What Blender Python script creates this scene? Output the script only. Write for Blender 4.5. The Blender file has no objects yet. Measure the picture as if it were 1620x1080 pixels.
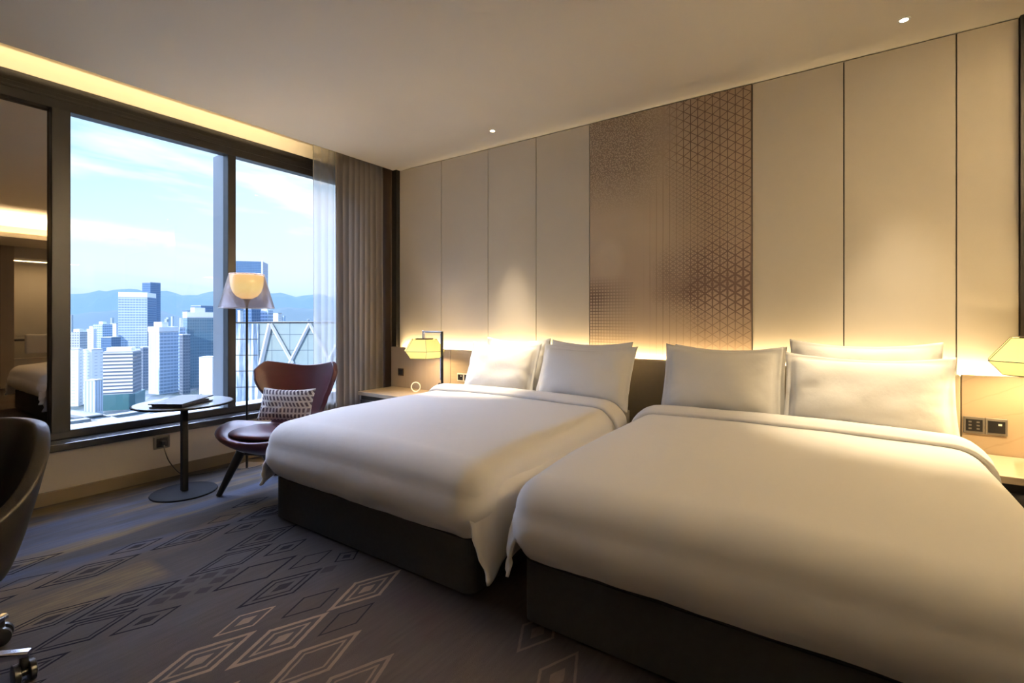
import bpy, bmesh, math, random
from math import sin, cos, pi, radians, sqrt
from mathutils import Vector, Matrix, noise as mnoise

random.seed(4)
SC = bpy.context.scene
COL = SC.collection

# ------------------------------------------------------------------ camera
EYE = 1.2; FPX = 772.0; HZ = 504.0; YAW = radians(34.5)
cam_d = bpy.data.cameras.new('camera'); cam = bpy.data.objects.new('camera', cam_d); COL.objects.link(cam)
cam.location = (0, 0, EYE); cam.rotation_euler = (pi/2, 0, YAW)
cam_d.sensor_fit = 'HORIZONTAL'; cam_d.sensor_width = 36.0; cam_d.lens = FPX/1620*36.0
cam_d.shift_y = (HZ-540.0)/1620; cam_d.clip_start = 0.05; cam_d.clip_end = 40000
SC.camera = cam
FWD = Vector((-sin(YAW), cos(YAW), 0)); RGT = Vector((cos(YAW), sin(YAW), 0))
def far(u, d, v=None):          # a point far out in the city, d metres away, seen towards u
    p = FWD*d + RGT*(d*(u-810)/FPX); p.z = EYE if v is None else EYE + (HZ-v)*d/FPX
    return p

# ------------------------------------------------------------------ view
vs = SC.view_settings
vs.view_transform = 'Standard'; vs.look = 'None'; vs.gamma = 1.0; vs.exposure = 1.22
try: vs.use_curve_mapping = False
except Exception: pass
cy = SC.cycles
cy.use_denoising = True
try: cy.denoiser = 'OPENIMAGEDENOISE'
except Exception: pass
cy.max_bounces = 10; cy.diffuse_bounces = 5; cy.glossy_bounces = 4; cy.transparent_max_bounces = 16; cy.transmission_bounces = 6
cy.sample_clamp_indirect = 4.0; cy.caustics_reflective = False; cy.caustics_refractive = False
try: cy.use_light_tree = True
except Exception: pass

# ------------------------------------------------------------------ node helper
class NT:
    def __init__(s, nt): s.nt = nt; nt.nodes.clear()
    def n(s, t, **k):
        nd = s.nt.nodes.new(t)
        for a, b in k.items(): setattr(nd, a, b)
        return nd
    def l(s, a, b): s.nt.links.new(a, b)
    def put(s, sock, val):
        if hasattr(val, 'is_output') or isinstance(val, bpy.types.NodeSocket): s.l(val, sock)
        else:
            if isinstance(val, (tuple, list)) and len(val) == 3 and sock.type == 'RGBA': val = (*val, 1)
            sock.default_value = val
    def m(s, op, a, b=None, c=None, clamp=False):
        nd = s.n('ShaderNodeMath', operation=op); nd.use_clamp = clamp
        s.put(nd.inputs[0], a)
        if b is not None: s.put(nd.inputs[1], b)
        if c is not None: s.put(nd.inputs[2], c)
        return nd.outputs[0]
    def vm(s, op, a, b=None, out=0):
        nd = s.n('ShaderNodeVectorMath', operation=op); s.put(nd.inputs[0], a)
        if b is not None: s.put(nd.inputs[1], b)
        return nd.outputs[out]
    def mix(s, f, a, b, blend='MIX'):
        nd = s.n('ShaderNodeMix', data_type='RGBA', blend_type=blend)
        s.put(nd.inputs[0], f); s.put(nd.inputs[6], a); s.put(nd.inputs[7], b); return nd.outputs[2]
    def ramp(s, f, stops, interp='LINEAR'):
        nd = s.n('ShaderNodeValToRGB'); cr = nd.color_ramp; cr.interpolation = interp
        while len(cr.elements) < len(stops): cr.elements.new(0.5)
        for e, (p, c) in zip(cr.elements, stops):
            e.position = p
            e.color = (c, c, c, 1) if not isinstance(c, (tuple, list)) else (*c, 1)
        s.put(nd.inputs[0], f); return nd.outputs[0]
    def noise(s, vec, scale, detail=2.0, rough=0.5, out='Fac'):
        nd = s.n('ShaderNodeTexNoise'); s.put(nd.inputs['Vector'], vec)
        nd.inputs['Scale'].default_value = scale; nd.inputs['Detail'].default_value = detail; nd.inputs['Roughness'].default_value = rough
        return nd.outputs[out]
    def co(s, which='Object'): return s.n('ShaderNodeTexCoord').outputs[which]
    def pos(s): return s.n('ShaderNodeNewGeometry').outputs['Position']
    def xyz(s, v):
        nd = s.n('ShaderNodeSeparateXYZ'); s.l(v, nd.inputs[0]); return nd.outputs
    def vec(s, x, y, z):
        nd = s.n('ShaderNodeCombineXYZ'); s.put(nd.inputs[0], x); s.put(nd.inputs[1], y); s.put(nd.inputs[2], z); return nd.outputs[0]
    def bump(s, h, strength, dist):
        nd = s.n('ShaderNodeBump'); s.put(nd.inputs['Height'], h)
        nd.inputs['Strength'].default_value = strength; nd.inputs['Distance'].default_value = dist
        return nd.outputs[0]
    def out(s, sh, vol=None):
        o = s.n('ShaderNodeOutputMaterial')
        if sh is not None: s.l(sh, o.inputs[0])
        if vol is not None: s.l(vol, o.inputs[1])
    def pbr(s, col=(.5, .5, .5), rough=.5, metal=0., normal=None, spec=.5, emit=None, estr=0., **k):
        b = s.n('ShaderNodeBsdfPrincipled')
        s.put(b.inputs['Base Color'], col); s.put(b.inputs['Roughness'], rough); s.put(b.inputs['Metallic'], metal)
        s.put(b.inputs['Specular IOR Level'], spec)
        if normal is not None: s.l(normal, b.inputs['Normal'])
        if emit is not None: s.put(b.inputs['Emission Color'], emit); b.inputs['Emission Strength'].default_value = estr
        for a, v in k.items(): s.put(b.inputs[a.replace('_', ' ')], v)
        return b.outputs[0]
def newmat(name):
    m = bpy.data.materials.new(name); m.use_nodes = True; return m, NT(m.node_tree)
def plain(name, col, rough=.5, metal=0., nscale=None, namt=.06, bump=0., bscale=60, spec=.5, **k):
    m, t = newmat(name); c = col; nrm = None; P = t.co()
    if nscale:
        f = t.noise(P, nscale, 3)
        c = t.mix(f, tuple(x*(1-namt) for x in col), tuple(min(1, x*(1+namt)) for x in col))
    if bump: nrm = t.bump(t.noise(P, bscale, 3), .5, bump)
    t.out(t.pbr(c, rough, metal, nrm, spec, **k)); return m

# ------------------------------------------------------------------ sky, sun, lamps of the room
W = bpy.data.worlds.new('sky'); SC.world = W; W.use_nodes = True
t = NT(W.node_tree)
dirv = t.co('Generated'); X, Y, Z = t.xyz(dirv)[:3]
zz = t.m('MAXIMUM', Z, 0.0)
grad = t.ramp(zz, [(0.0, (.86, .74, .52)), (.06, (.62, .60, .54)), (.13, (.38, .475, .53)), (.24, (.20, .36, .52)), (.6, (.15, .28, .5))])
cv = t.vec(t.m('DIVIDE', X, t.m('ADD', zz, .16)), t.m('DIVIDE', Y, t.m('ADD', zz, .16)), 0.0)
c1 = t.noise(t.vm('MULTIPLY', cv, (1.5, .55, 1)), 1.3, 6, .58)
c2 = t.noise(t.vm('MULTIPLY', dirv, (2.0, 2.0, 13.0)), 1.3, 4, .55)
cl = t.ramp(t.m('ADD', t.m('MULTIPLY', c1, .7), t.m('MULTIPLY', c2, .45)), [(.54, 0.), (.68, 1.)])
side = t.ramp(t.m('ADD', Y, .0), [(.12, .25), (.62, 1.)])   # the sky grows paler towards +Y
cl2 = t.m('MAXIMUM', cl, t.m('MULTIPLY', side, .56))
skyc = t.mix(cl2, grad, (.52, .525, .53))
east = t.ramp(X, [(.0, 0.), (.35, 1.)])
skyc = t.mix(east, skyc, (.17, .27, .46))
sky_fill = t.m('MULTIPLY', t.ramp(zz, [(.36, 0.), (.50, 1.)]), t.ramp(t.m('MULTIPLY', X, -1.0), [(.15, 0.), (.5, 1.)]))   # added bright sky patch, out of view, to fill the room with daylight
skyc = t.mix(sky_fill, skyc, (5.3, 6.3, 9.2))
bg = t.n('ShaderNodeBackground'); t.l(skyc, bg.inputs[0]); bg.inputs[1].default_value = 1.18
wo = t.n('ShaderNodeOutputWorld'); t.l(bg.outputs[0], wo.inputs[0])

def light(name, kind, loc, rot=(0, 0, 0), energy=10, col=(1, 1, 1), **k):
    d = bpy.data.lights.new(name, kind); o = bpy.data.objects.new(name, d); COL.objects.link(o)
    o.location = loc; o.rotation_euler = rot; d.energy = energy; d.color = col
    for a, b in k.items(): setattr(d, a, b)
    return o
def aim(o, direction): o.rotation_euler = Vector(direction).to_track_quat('-Z', 'Y').to_euler()

sun = light('sun', 'SUN', (0, -50, 80), energy=2.6, col=(1.0, .95, .88), angle=radians(.6)); aim(sun, (-.10, .90, -.40))
WARM = (1.0, .66, .30); WARM2 = (1.0, .75, .42)
# daylight portal in the window opening
pl = light('window_daylight', 'AREA', (-4.34, 2.3, 1.52), (0, radians(-90), 0), 1, shape='RECTANGLE', size=2.2, size_y=2.6)
pl.data.cycles.is_portal = True
# LED line behind the top of the headboard
hl = light('headboard_led', 'AREA', (-1.62, 3.622, .83), (0, 0, 0), 46, (1.0, .72, .36), shape='RECTANGLE', size=4.6, size_y=.02, spread=radians(106)); hl.rotation_euler = (radians(180-48.5), 0, 0)
# LED line in the curtain pocket above the window
light('pocket_led', 'AREA', (-3.93, .88, 2.86), (0, radians(100), 0), 5.5, (1.0, .72, .36), shape='RECTANGLE', size=.02, size_y=3.7)
# LED lines of the dropped ceiling over the entry
light('entry_cove_led', 'AREA', (2.20, 2.55, 2.60), (pi, 0, 0), 680, (1.0, .78, .48), shape='RECTANGLE', size=.22, size_y=2.1)
light('entry_lower_led', 'AREA', (1.93, 1.35, 2.51), (pi, 0, 0), 4, WARM2, shape='RECTANGLE', size=.02, size_y=4.4)
light('niche_led', 'AREA', (3.5, 2.6, 2.24), (0, 0, 0), 5, WARM2, shape='RECTANGLE', size=.04, size_y=.9)

# ------------------------------------------------------------------ mesh helpers
def link(name, bm, mat=None, parent=None, smooth=False, loc=None, mats=None, auto=None):
    me = bpy.data.meshes.new(name); bmesh.ops.recalc_face_normals(bm, faces=bm.faces[:]); bm.to_mesh(me); bm.free()
    o = bpy.data.objects.new(name, me); COL.objects.link(o)
    for m_ in (mats or ([mat] if mat else [])): me.materials.append(m_)
    if smooth:
        for p in me.polygons: p.use_smooth = True
        if auto:
            md = o.modifiers.new('edge', 'EDGE_SPLIT'); md.split_angle = radians(auto)
    if parent is not None: o.parent = parent
    if loc is not None: o.location = loc
    return o
def bx(bm, x0, x1, y0, y1, z0, z1, bev=0., seg=2, rot=None):
    r = bmesh.ops.create_cube(bm, size=1.0); v = r['verts']
    for p in v: p.co = Vector(((x0+x1)/2+p.co.x*(x1-x0), (y0+y1)/2+p.co.y*(y1-y0), (z0+z1)/2+p.co.z*(z1-z0)))
    if bev > 0:
        es = list({e for p in v for e in p.link_edges})
        bmesh.ops.bevel(bm, geom=es, offset=bev, segments=seg, affect='EDGES', profile=.5)
    return bm
def box(name, mat, x0, x1, y0, y1, z0, z1, bev=0., parent=None, seg=2, smooth=False):
    bm = bmesh.new(); bx(bm, x0, x1, y0, y1, z0, z1, bev, seg); return link(name, bm, mat, parent, smooth)
def grid(bm, nu, nv, f, closed_u=False):
    rows = []
    for j in range(nv+1):
        rows.append([bm.verts.new(f(i/nu, j/nv)) for i in range(nu if closed_u else nu+1)])
    for j in range(nv):
        for i in range(nu):
            k = (i+1) % nu if closed_u else i+1
            try: bm.faces.new((rows[j][i], rows[j][k], rows[j+1][k], rows[j+1][i]))
            except ValueError: pass
    return rows
def lathe(bm, prof, n=40, center=(0, 0), phase=0.):
    rows = []
    for r, z in prof:
        if r < 1e-6: rows.append([bm.verts.new((center[0], center[1], z))])
        else: rows.append([bm.verts.new((center[0]+r*cos(2*pi*i/n+phase), center[1]+r*sin(2*pi*i/n+phase), z)) for i in range(n)])
    for a, b in zip(rows, rows[1:]):
        for i in range(n):
            k = (i+1) % n
            if len(a) == 1 and len(b) == 1: continue
            if len(a) == 1: bm.faces.new((a[0], b[k], b[i]))
            elif len(b) == 1: bm.faces.new((a[i], a[k], b[0]))
            else: bm.faces.new((a[i], a[k], b[k], b[i]))
    return bm
def tube(bm, pts, radii, n=12, cap=True):
    pts = [Vector(p) for p in pts]
    if not isinstance(radii, (list, tuple)): radii = [radii]*len(pts)
    rows = []; up = None
    for i, p in enumerate(pts):
        d = (pts[min(i+1, len(pts)-1)] - pts[max(i-1, 0)]).normalized()
        if up is None:
            up = Vector((0, 0, 1)) if abs(d.z) < .9 else Vector((1, 0, 0))
        a = (up - d*up.dot(d)).normalized(); b = d.cross(a); up = a
        rows.append([bm.verts.new(p + (a*cos(2*pi*k/n) + b*sin(2*pi*k/n))*radii[i]) for k in range(n)])
    for A, B in zip(rows, rows[1:]):
        for k in range(n): bm.faces.new((A[k], A[(k+1) % n], B[(k+1) % n], B[k]))
    if cap: bm.faces.new(rows[0][::-1]); bm.faces.new(rows[-1])
    return bm
def spline(pts, n=8):
    pts = [Vector(p) for p in pts]; out = []
    P = [pts[0]*2-pts[1]] + pts + [pts[-1]*2-pts[-2]]
    for i in range(1, len(P)-2):
        for k in range(n):
            s = k/n; a, b, c, d = P[i-1], P[i], P[i+1], P[i+2]
            out.append(.5*((2*b)+(c-a)*s+(2*a-5*b+4*c-d)*s*s+(3*b-a-3*c+d)*s**3))
    out.append(pts[-1]); return out
def props(o, label=None, cat=None, group=None, kind=None):
    if label: o['label'] = label
    if cat: o['category'] = cat
    if group: o['group'] = group
    if kind: o['kind'] = kind
    return o
def empty(name, loc, rz=0., label=None, cat=None, group=None):
    o = bpy.data.objects.new(name, None); COL.objects.link(o); o.empty_display_size = .1
    o.location = loc; o.rotation_euler = (0, 0, rz); return props(o, label, cat, group)
def struct(o, label=None): return props(o, label, kind='structure')
def copy_tree(o, parent=None):
    c = o.copy(); COL.objects.link(c)
    if parent is not None: c.parent = parent
    for ch in list(o.children): copy_tree(ch, c)
    return c
def sstep(a, b, x):
    x = max(0., min(1., (x-a)/(b-a))); return x*x*(3-2*x)

# ------------------------------------------------------------------ materials
M = {}
M['ceiling'] = plain('ceiling_paint', (.79, .745, .655), .75, nscale=3, namt=.02)
M['wallpaint'] = plain('wall_paint', (.60, .55, .47), .7, nscale=4, namt=.02)
M['cladding'] = plain('wall_cladding', (.60, .555, .485), .62, nscale=5, namt=.03, bump=.0006, bscale=300)
M['groove'] = plain('groove_dark', (.05, .045, .04), .7)
M['darktrim'] = plain('dark_trim', (.015, .013, .012), .35)
M['brown'] = plain('brown_timber', (.10, .065, .045), .45, nscale=8, namt=.2)
M['base'] = plain('baseboard_tan', (.20, .155, .095), .55, nscale=7, namt=.08)
M['frame'] = plain('bronze_window_frame', (.020, .019, .022), .38, .3)
M['sill'] = plain('sill_metal', (.22, .22, .24), .18, .9)
M['black'] = plain('black_metal', (.018, .017, .017), .38, .3)
M['blackplastic'] = plain('black_plastic', (.016, .016, .018), .3)
M['chrome'] = plain('chrome', (.75, .75, .78), .12, 1.0)
M['steel'] = plain('brushed_steel', (.45, .42, .40), .3, 1.0)
M['greyplate'] = plain('switch_plate_grey', (.20, .185, .17), .35, .4)
M['whiteplate'] = plain('switch_plate_white', (.75, .74, .72), .3)
M['bedbase'] = plain('bed_base_fabric', (.046, .046, .050), .85, nscale=40, namt=.15, bump=.0012, bscale=500, spec=.2)
M['white'] = plain('white_plastic', (.8, .8, .78), .3)
M['legwood'] = plain('black_stained_leg', (.014, .011, .012), .35, nscale=20, namt=.2)
M['tableblack'] = plain('table_black', (.014, .014, .016), .7, .0, spec=.04)
M['desk_leather'] = plain('dark_brown_leather', (.016, .013, .012), .45, nscale=30, namt=.2, bump=.0008, bscale=200)
M['folder'] = plain('folder_leather', (.022, .026, .036), .32, nscale=60, namt=.2, bump=.0005, bscale=300)

def linen(name, col, bs=7.0, bd=.006):
    m, t = newmat(name); P = t.co()
    n1 = t.noise(t.vm('MULTIPLY', P, (1.0, .55, .8)), bs, 4, .5)
    n2 = t.noise(P, 900, 1)
    h = t.m('ADD', n1, t.m('MULTIPLY', n2, .01))
    t.out(t.pbr(col, .85, 0, t.bump(h, .55, bd), .15, Sheen_Weight=.12)); return m
M['duvet'] = linen('white_duvet_cotton', (.80, .785, .765), 5.0, .012)
M['pillow'] = linen('white_pillow_cotton', (.82, .81, .79), 9.0, .010)
M['sheet'] = linen('white_sheet_cotton', (.80, .79, .77), 12, .01)

m, t = newmat('burgundy_leather'); P = t.co()
vo = t.n('ShaderNodeTexVoronoi'); t.l(P, vo.inputs['Vector']); vo.inputs['Scale'].default_value = 220
t.out(t.pbr(t.mix(t.noise(P, 6, 3), (.070, .021, .028), (.095, .029, .037)), .40, 0, t.bump(vo.outputs['Distance'], .25, .0012), .35)); M['burgundy'] = m

def wood(name, a, b, rough=.4):
    m, t = newmat(name); P = t.co()
    st = t.noise(t.vm('MULTIPLY', P, (2., 26., 26.)), 2.0, 4)
    t.out(t.pbr(t.mix(st, a, b), rough)); return m
M['nightwood'] = wood('pale_oak_top', (.42, .34, .24), (.54, .45, .33), .38)
M['nightdark'] = plain('nightstand_dark_lacquer', (.03, .028, .03), .35)

def glassy(name, tint, refl=.06, rough=0., body=0., bodycol=(.8, .8, .8)):
    m, t = newmat(name)
    tr = t.n('ShaderNodeBsdfTransparent'); tr.inputs[0].default_value = (*tint, 1)
    gl = t.n('ShaderNodeBsdfGlossy'); gl.inputs['Roughness'].default_value = rough
    fr = t.n('ShaderNodeLayerWeight'); fr.inputs[0].default_value = .5; fac = t.m('ADD', t.m('MULTIPLY', t.m('POWER', fr.outputs[1], 4.0), .5), refl)
    base = tr.outputs[0]
    if body:
        df = t.n('ShaderNodeBsdfDiffuse'); df.inputs[0].default_value = (*bodycol, 1)
        tl = t.n('ShaderNodeBsdfTranslucent'); tl.inputs[0].default_value = (*bodycol, 1)
        ad = t.n('ShaderNodeMixShader'); ad.inputs[0].default_value = .5; t.l(df.outputs[0], ad.inputs[1]); t.l(tl.outputs[0], ad.inputs[2])
        mx = t.n('ShaderNodeMixShader'); mx.inputs[0].default_value = body; t.l(base, mx.inputs[1]); t.l(ad.outputs[0], mx.inputs[2]); base = mx.outputs[0]
    mx = t.n('ShaderNodeMixShader'); t.l(fac, mx.inputs[0]); t.l(base, mx.inputs[1]); t.l(gl.outputs[0], mx.inputs[2])
    t.out(mx.outputs[0]); return m
M['pane'] = glassy('window_glass', (.97, .985, 1.0), .022)
M['smoke'] = glassy('smoked_clear_shade', (.80, .77, .78), .05, .08, .26, (.56, .50, .48))
M['clear'] = glassy('clear_glass', (.93, .95, .95), .05)
M['tableglass'] = plain('white_back_painted_glass', (.74, .80, .84), .05, .45)
m, t = newmat('dark_mirror_glass'); t.out(t.pbr((.50, .43, .36), .015, 1.0)); M['mirror'] = m
m, t = newmat('bronze_mirror'); t.out(t.pbr((.50, .36, .14), .22, .9)); M['gold'] = m

def emis(name, col, s, base=(.8, .75, .6)):
    m, t = newmat(name); t.out(t.pbr(base, .6, 0, None, .3, emit=col, estr=s)); return m
M['lens'] = emis('downlight_lens', (1, .86, .62), 14)
m, t = newmat('paper_lantern_cloth'); P = t.co(); z_ = t.xyz(P)[2]
g = t.ramp(t.m('ADD', t.m('MULTIPLY', z_, 4.0), .5), [(0, (1.0, .70, .16)), (.42, (1.0, .78, .24)), (1, (1.0, .68, .17))])
t.out(t.pbr((.50, .38, .17), .8, 0, t.bump(t.noise(P, 400, 2), .2, .0005), .2, emit=g, estr=.46)); M['lantern'] = m
m, t = newmat('opal_glass_bowl'); P = t.co(); z_ = t.xyz(P)[2]
g = t.ramp(t.m('MULTIPLY', t.m('SUBTRACT', z_, 1.36), 5.0), [(0, (1.0, .56, .13)), (.42, (1.0, .78, .27)), (1, (1.0, .64, .22))])
t.out(t.pbr((.8, .72, .55), .25, 0, None, .5, emit=g, estr=.88)); M['opal'] = m

# curtains
def curtain_mat(name, col, alpha, trans):
    m, t = newmat(name)
    df = t.n('ShaderNodeBsdfDiffuse'); df.inputs[0].default_value = (*col, 1)
    tl = t.n('ShaderNodeBsdfTranslucent'); tl.inputs[0].default_value = (*col, 1)
    a = t.n('ShaderNodeMixShader'); a.inputs[0].default_value = trans; t.l(df.outputs[0], a.inputs[1]); t.l(tl.outputs[0], a.inputs[2])
    tr = t.n('ShaderNodeBsdfTransparent')
    b = t.n('ShaderNodeMixShader'); b.inputs[0].default_value = alpha; t.l(tr.outputs[0], b.inputs[1]); t.l(a.outputs[0], b.inputs[2])
    t.out(b.outputs[0]); return m
M['sheer'] = curtain_mat('sheer_voile', (.60, .58, .55), .52, .5)
M['drape'] = curtain_mat('grey_drape', (.28, .25, .225), 1.0, .12)

# padded headboard, marble flank
M['padded'] = plain('headboard_olive_fabric', (.46, .41, .31), .8, nscale=30, namt=.06, bump=.0008, bscale=400, spec=.2)
m, t = newmat('beige_veined_stone'); P = t.co(); x_, y_, z_ = t.xyz(P)[:3]
dn = t.noise(P, 2.5, 4)
w = t.m('ADD', t.m('SUBTRACT', t.m('MULTIPLY', z_, 1.0), t.m('MULTIPLY', x_, .62)), t.m('MULTIPLY', dn, .22))
vein = t.ramp(t.m('FRACT', t.m('MULTIPLY', w, 7.0)), [(.0, .0), (.46, .0), (.5, 1.), (.54, .0)])
t.out(t.pbr(t.mix(t.m('MULTIPLY', vein, .35), (.42, .33, .235), (.30, .225, .15)), .35)); M['stone'] = m
m, t = newmat('beige_wall_fabric'); P = t.co()
st = t.noise(t.vm('MULTIPLY', P, (14, 14, .4)), 2, 3)
t.out(t.pbr(t.mix(st, (.40, .33, .26), (.47, .40, .33)), .7)); M['beigeboard'] = m

# ---- carpet
m, t = newmat('patterned_carpet'); PW = t.pos(); px, py, pz = t.xyz(PW)[:3]
flat = t.vm('MULTIPLY', PW, (1, 1, 0))
def mmin(lst):
    cur = None
    for (x0, y0, hw, hl) in lst:
        d = t.vm('DOT_PRODUCT', t.vm('ABSOLUTE', t.vm('SUBTRACT', flat, (x0, y0, 0))), (1/hw, 1/hl, 0), out=1)
        cur = d if cur is None else t.m('MINIMUM', cur, d)
    wob = t.m('MULTIPLY', t.m('SUBTRACT', t.noise(flat, 34, 2), .5), .07)
    return t.m('ADD', cur, wob)
HWL, HLL, HWS, HLS = .0875, .205, .056, .125
big = [(-2.975, .78, HWL, HLL), (-2.975, 1.22, HWL, HLL), (-2.644, 1.436, HWL, HLL), (-2.085, 1.22, HWL, HLL), (-3.32, .56, HWL, HLL), (-2.527, .79, HWL, HLL), (-2.63, .56, HWS*1.25, HLL), (-2.975, 1.66, HWL, HLL), (-2.975, .33, HWL, HLL)]
hol = [(-2.302, 1.223, HWL, HLL), (-2.205, 1.44, HWS, HLS), (-1.868, 1.222, HWS*1.1, HLS*1.12), (-3.09, .57, HWS, HLS), (-2.965, 1.655, HWS, HLS), (-1.65, 1.237, HWS, HLS*1.1), (-3.09, 1.44, HWS*.9, HLS*.8), (-1.76, .55, HWS, HLS), (-2.2, .34, HWS, HLS)]
sml = [(-3.09, 1.0, HWS, HLS), (-2.865, 1.452, HWS, HLS), (-2.43, 1.44, HWS, HLS), (-2.301, .778, HWS, HLS), (-3.217, 1.662, HWS, HLS), (-2.085, 1.56, HWS, HLS*.6), (-3.2, .34, HWS, HLS)]
dbl = [(-2.53, 1.22, HWL, HLL), (-2.42, .61, HWL, HLL*.9), (-2.31, .35, HWL, HLL)]
fil = [(-2.412, .86, .03, .045), (-2.385, .93, .03, .045), (-2.454, .93, .032, .047), (-2.487, 1.01, .03, .042), (-2.458, 1.08, .03, .045), (-2.383, 1.084, .03, .045), (-2.417, 1.156, .03, .042), (-2.347, 1.005, .028, .04), (-2.05, 1.43, .03, .05)]
bbig = [(-1.76, 1.423, HWL, HLL), (-1.75, 1.02, HWL, HLL), (-1.875, .79, HWL, HLL), (-1.66, .62, HWL, HLL), (-1.44, .60, HWL, HLL)]
bdbl = [(-1.545, 1.02, HWL, HLL), (-1.34, 1.0, HWL, HLL)]
bsml = [(-1.97, 1.0, HWS, HLS), (-.98, 1.60, .072, .145), (-.80, 1.43, .07, .16)]
L = 'CONSTANT'
k_big = t.ramp(mmin(big), [(0, .8), (.28, 0), (.57, .9), (.68, 0), (.875, 1), (1.0, 0)], L)
k_hol = t.ramp(mmin(hol), [(0, 0), (.86, 1), (1.0, 0)], L)
k_sml = t.ramp(mmin(sml), [(0, .85), (.38, 0), (.83, 1), (1.0, 0)], L)
k_dbl = t.ramp(mmin(dbl), [(0, 0), (.64, .9), (.75, 0), (.875, 1), (1.0, 0)], L)
k_fil = t.ramp(mmin(fil), [(0, .5), (.99, 0)], L)
dark = t.m('MAXIMUM', t.m('MAXIMUM', k_big, k_hol), t.m('MAXIMUM', t.m('MAXIMUM', k_sml, k_dbl), k_fil))
q_big = t.ramp(mmin(bbig), [(0, .8), (.24, 0), (.48, .85), (.60, 0), (.82, 1), (1.0, 0)], L)
q_dbl = t.ramp(mmin(bdbl), [(0, 0), (.58, .9), (.68, 0), (.83, 1), (1.0, 0)], L)
q_sml = t.ramp(mmin(bsml), [(0, .8), (.36, 0), (.84, 1), (1.0, 0)], L)
pale = t.m('MAXIMUM', t.m('MAXIMUM', q_big, q_dbl), q_sml)
fadeR = t.ramp(t.m('ADD', t.m('MULTIPLY', px, .5), 1.6), [(.72, 1.), (.98, .35)])     # the pale yarn thins out towards the beds
pale = t.m('MULTIPLY', pale, fadeR)
strv = t.vm('MULTIPLY', flat, (4.2, .75, 1))
n1 = t.noise(strv, 1.0, 3); n2 = t.noise(t.vm('ADD', strv, (7.3, 3.1, 0)), 1.2, 3)
fine = t.noise(flat, 420, 2, .7); streak = t.noise(t.vm('MULTIPLY', flat, (60, 6, 1)), 1.0, 3)
base = t.mix(n1, (.070, .063, .065), (.098, .090, .088))
gold = t.ramp(n2, [(.47, 0.), (.58, 1.)])
band = t.ramp(t.m('ABSOLUTE', t.m('ADD', px, 2.75)), [(.09, 1.), (.17, 0.)])
bandy = t.ramp(py, [(.95, 1.), (1.25, 0.)])
left_zone = t.ramp(t.m('MULTIPLY', px, -.25), [(.70, 0.), (.80, 1.)])
goldm = t.m('MAXIMUM', t.m('MULTIPLY', t.m('MULTIPLY', band, bandy), t.ramp(streak, [(.3, .45), (.6, 1.)])), t.m('MULTIPLY', gold, left_zone))
base = t.mix(t.m('MULTIPLY', goldm, .85), base, (.190, .142, .078))
bluem = t.m('MULTIPLY', t.ramp(n1, [(.48, 0.), (.62, 1.)]), t.m('MAXIMUM', left_zone, .15))
base = t.mix(t.m('MULTIPLY', bluem, .8), base, (.085, .105, .165))
warmz = t.ramp(t.m('ADD', t.m('MULTIPLY', px, .5), 1.6), [(.55, 0.), (.85, 1.)])
base = t.mix(t.m('MULTIPLY', warmz, .8), base, (.080, .064, .058))
maroon = t.ramp(t.noise(t.vm('ADD', flat, (2.2, 5.0, 0)), 1.6, 3), [(.52, 0.), (.66, 1.)])
base = t.mix(t.m('MULTIPLY', t.m('MULTIPLY', maroon, warmz), .6), base, (.075, .036, .042))
c = t.mix(t.m('MULTIPLY', dark, .93), base, (.010, .009, .016))
c = t.mix(t.m('MULTIPLY', pale, .85), c, (.36, .27, .19))
c = t.mix(.35, c, t.mix(fine, (.25, .25, .25), (1.25, 1.25, 1.25)), 'MULTIPLY')
c = t.mix(.45, c, t.mix(streak, (.5, .5, .5), (1.5, 1.5, 1.5)), 'MULTIPLY')
t.out(t.pbr(c, .95, 0, t.bump(fine, .8, .006), .05)); M['carpet'] = m

# ---- patterned wall panel
m, t = newmat('woven_wall_panel'); P = t.co(); x_, y_, z_ = t.xyz(P)[:3]     # x 0..1.209, z 0..1.91
wx = t.m('ADD', x_, t.m('MULTIPLY', t.m('SUBTRACT', t.noise(P, 3.0, 2), .5), .004))
def lines(v, per, w):
    f = t.m('ABSOLUTE', t.m('SUBTRACT', t.m('FRACT', t.m('DIVIDE', v, per)), .5))
    g = t.m('SUBTRACT', f, t.m('SUBTRACT', .5, t.m('MULTIPLY', w, thick)))
    return t.m('MULTIPLY', g, 22.0, clamp=True)
thick = t.m('ADD', 1.10, t.m('MULTIPLY', t.ramp(t.m('ABSOLUTE', t.m('SUBTRACT', t.m('DIVIDE', z_, 1.91), t.m('ADD', .33, t.m('MULTIPLY', t.m('SUBTRACT', t.noise(P, 2.2, 2), .5), .25)))), [(.02, 1.), (.14, 0.)]), 1.5))
S3 = .65
per = .050
d1 = t.m('ADD', z_, t.m('MULTIPLY', wx, S3)); d2 = t.m('SUBTRACT', z_, t.m('MULTIPLY', wx, S3))
tri = t.m('MAXIMUM', t.m('MAXIMUM', lines(d1, per*1.3, .060), lines(d2, per*1.3, .060)), lines(wx, per, .07))
mid = t.m('MAXIMUM', t.m('MAXIMUM', lines(d1, per*.65, .10), lines(d2, per*.65, .10)), lines(wx, per*.5, .09))
hz = t.m('MAXIMUM', lines(z_, per*.5, .10), lines(wx, per*.5, .09))
vl = lines(wx, per, .05)
ms1 = t.noise(P, 1.7, 3); ms2 = t.noise(t.vm('ADD', P, (4, 2, 9)), 2.6, 3); 
xr = t.m('DIVIDE', x_, 1.209); zr = t.m('DIVIDE', z_, 1.91)
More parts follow.
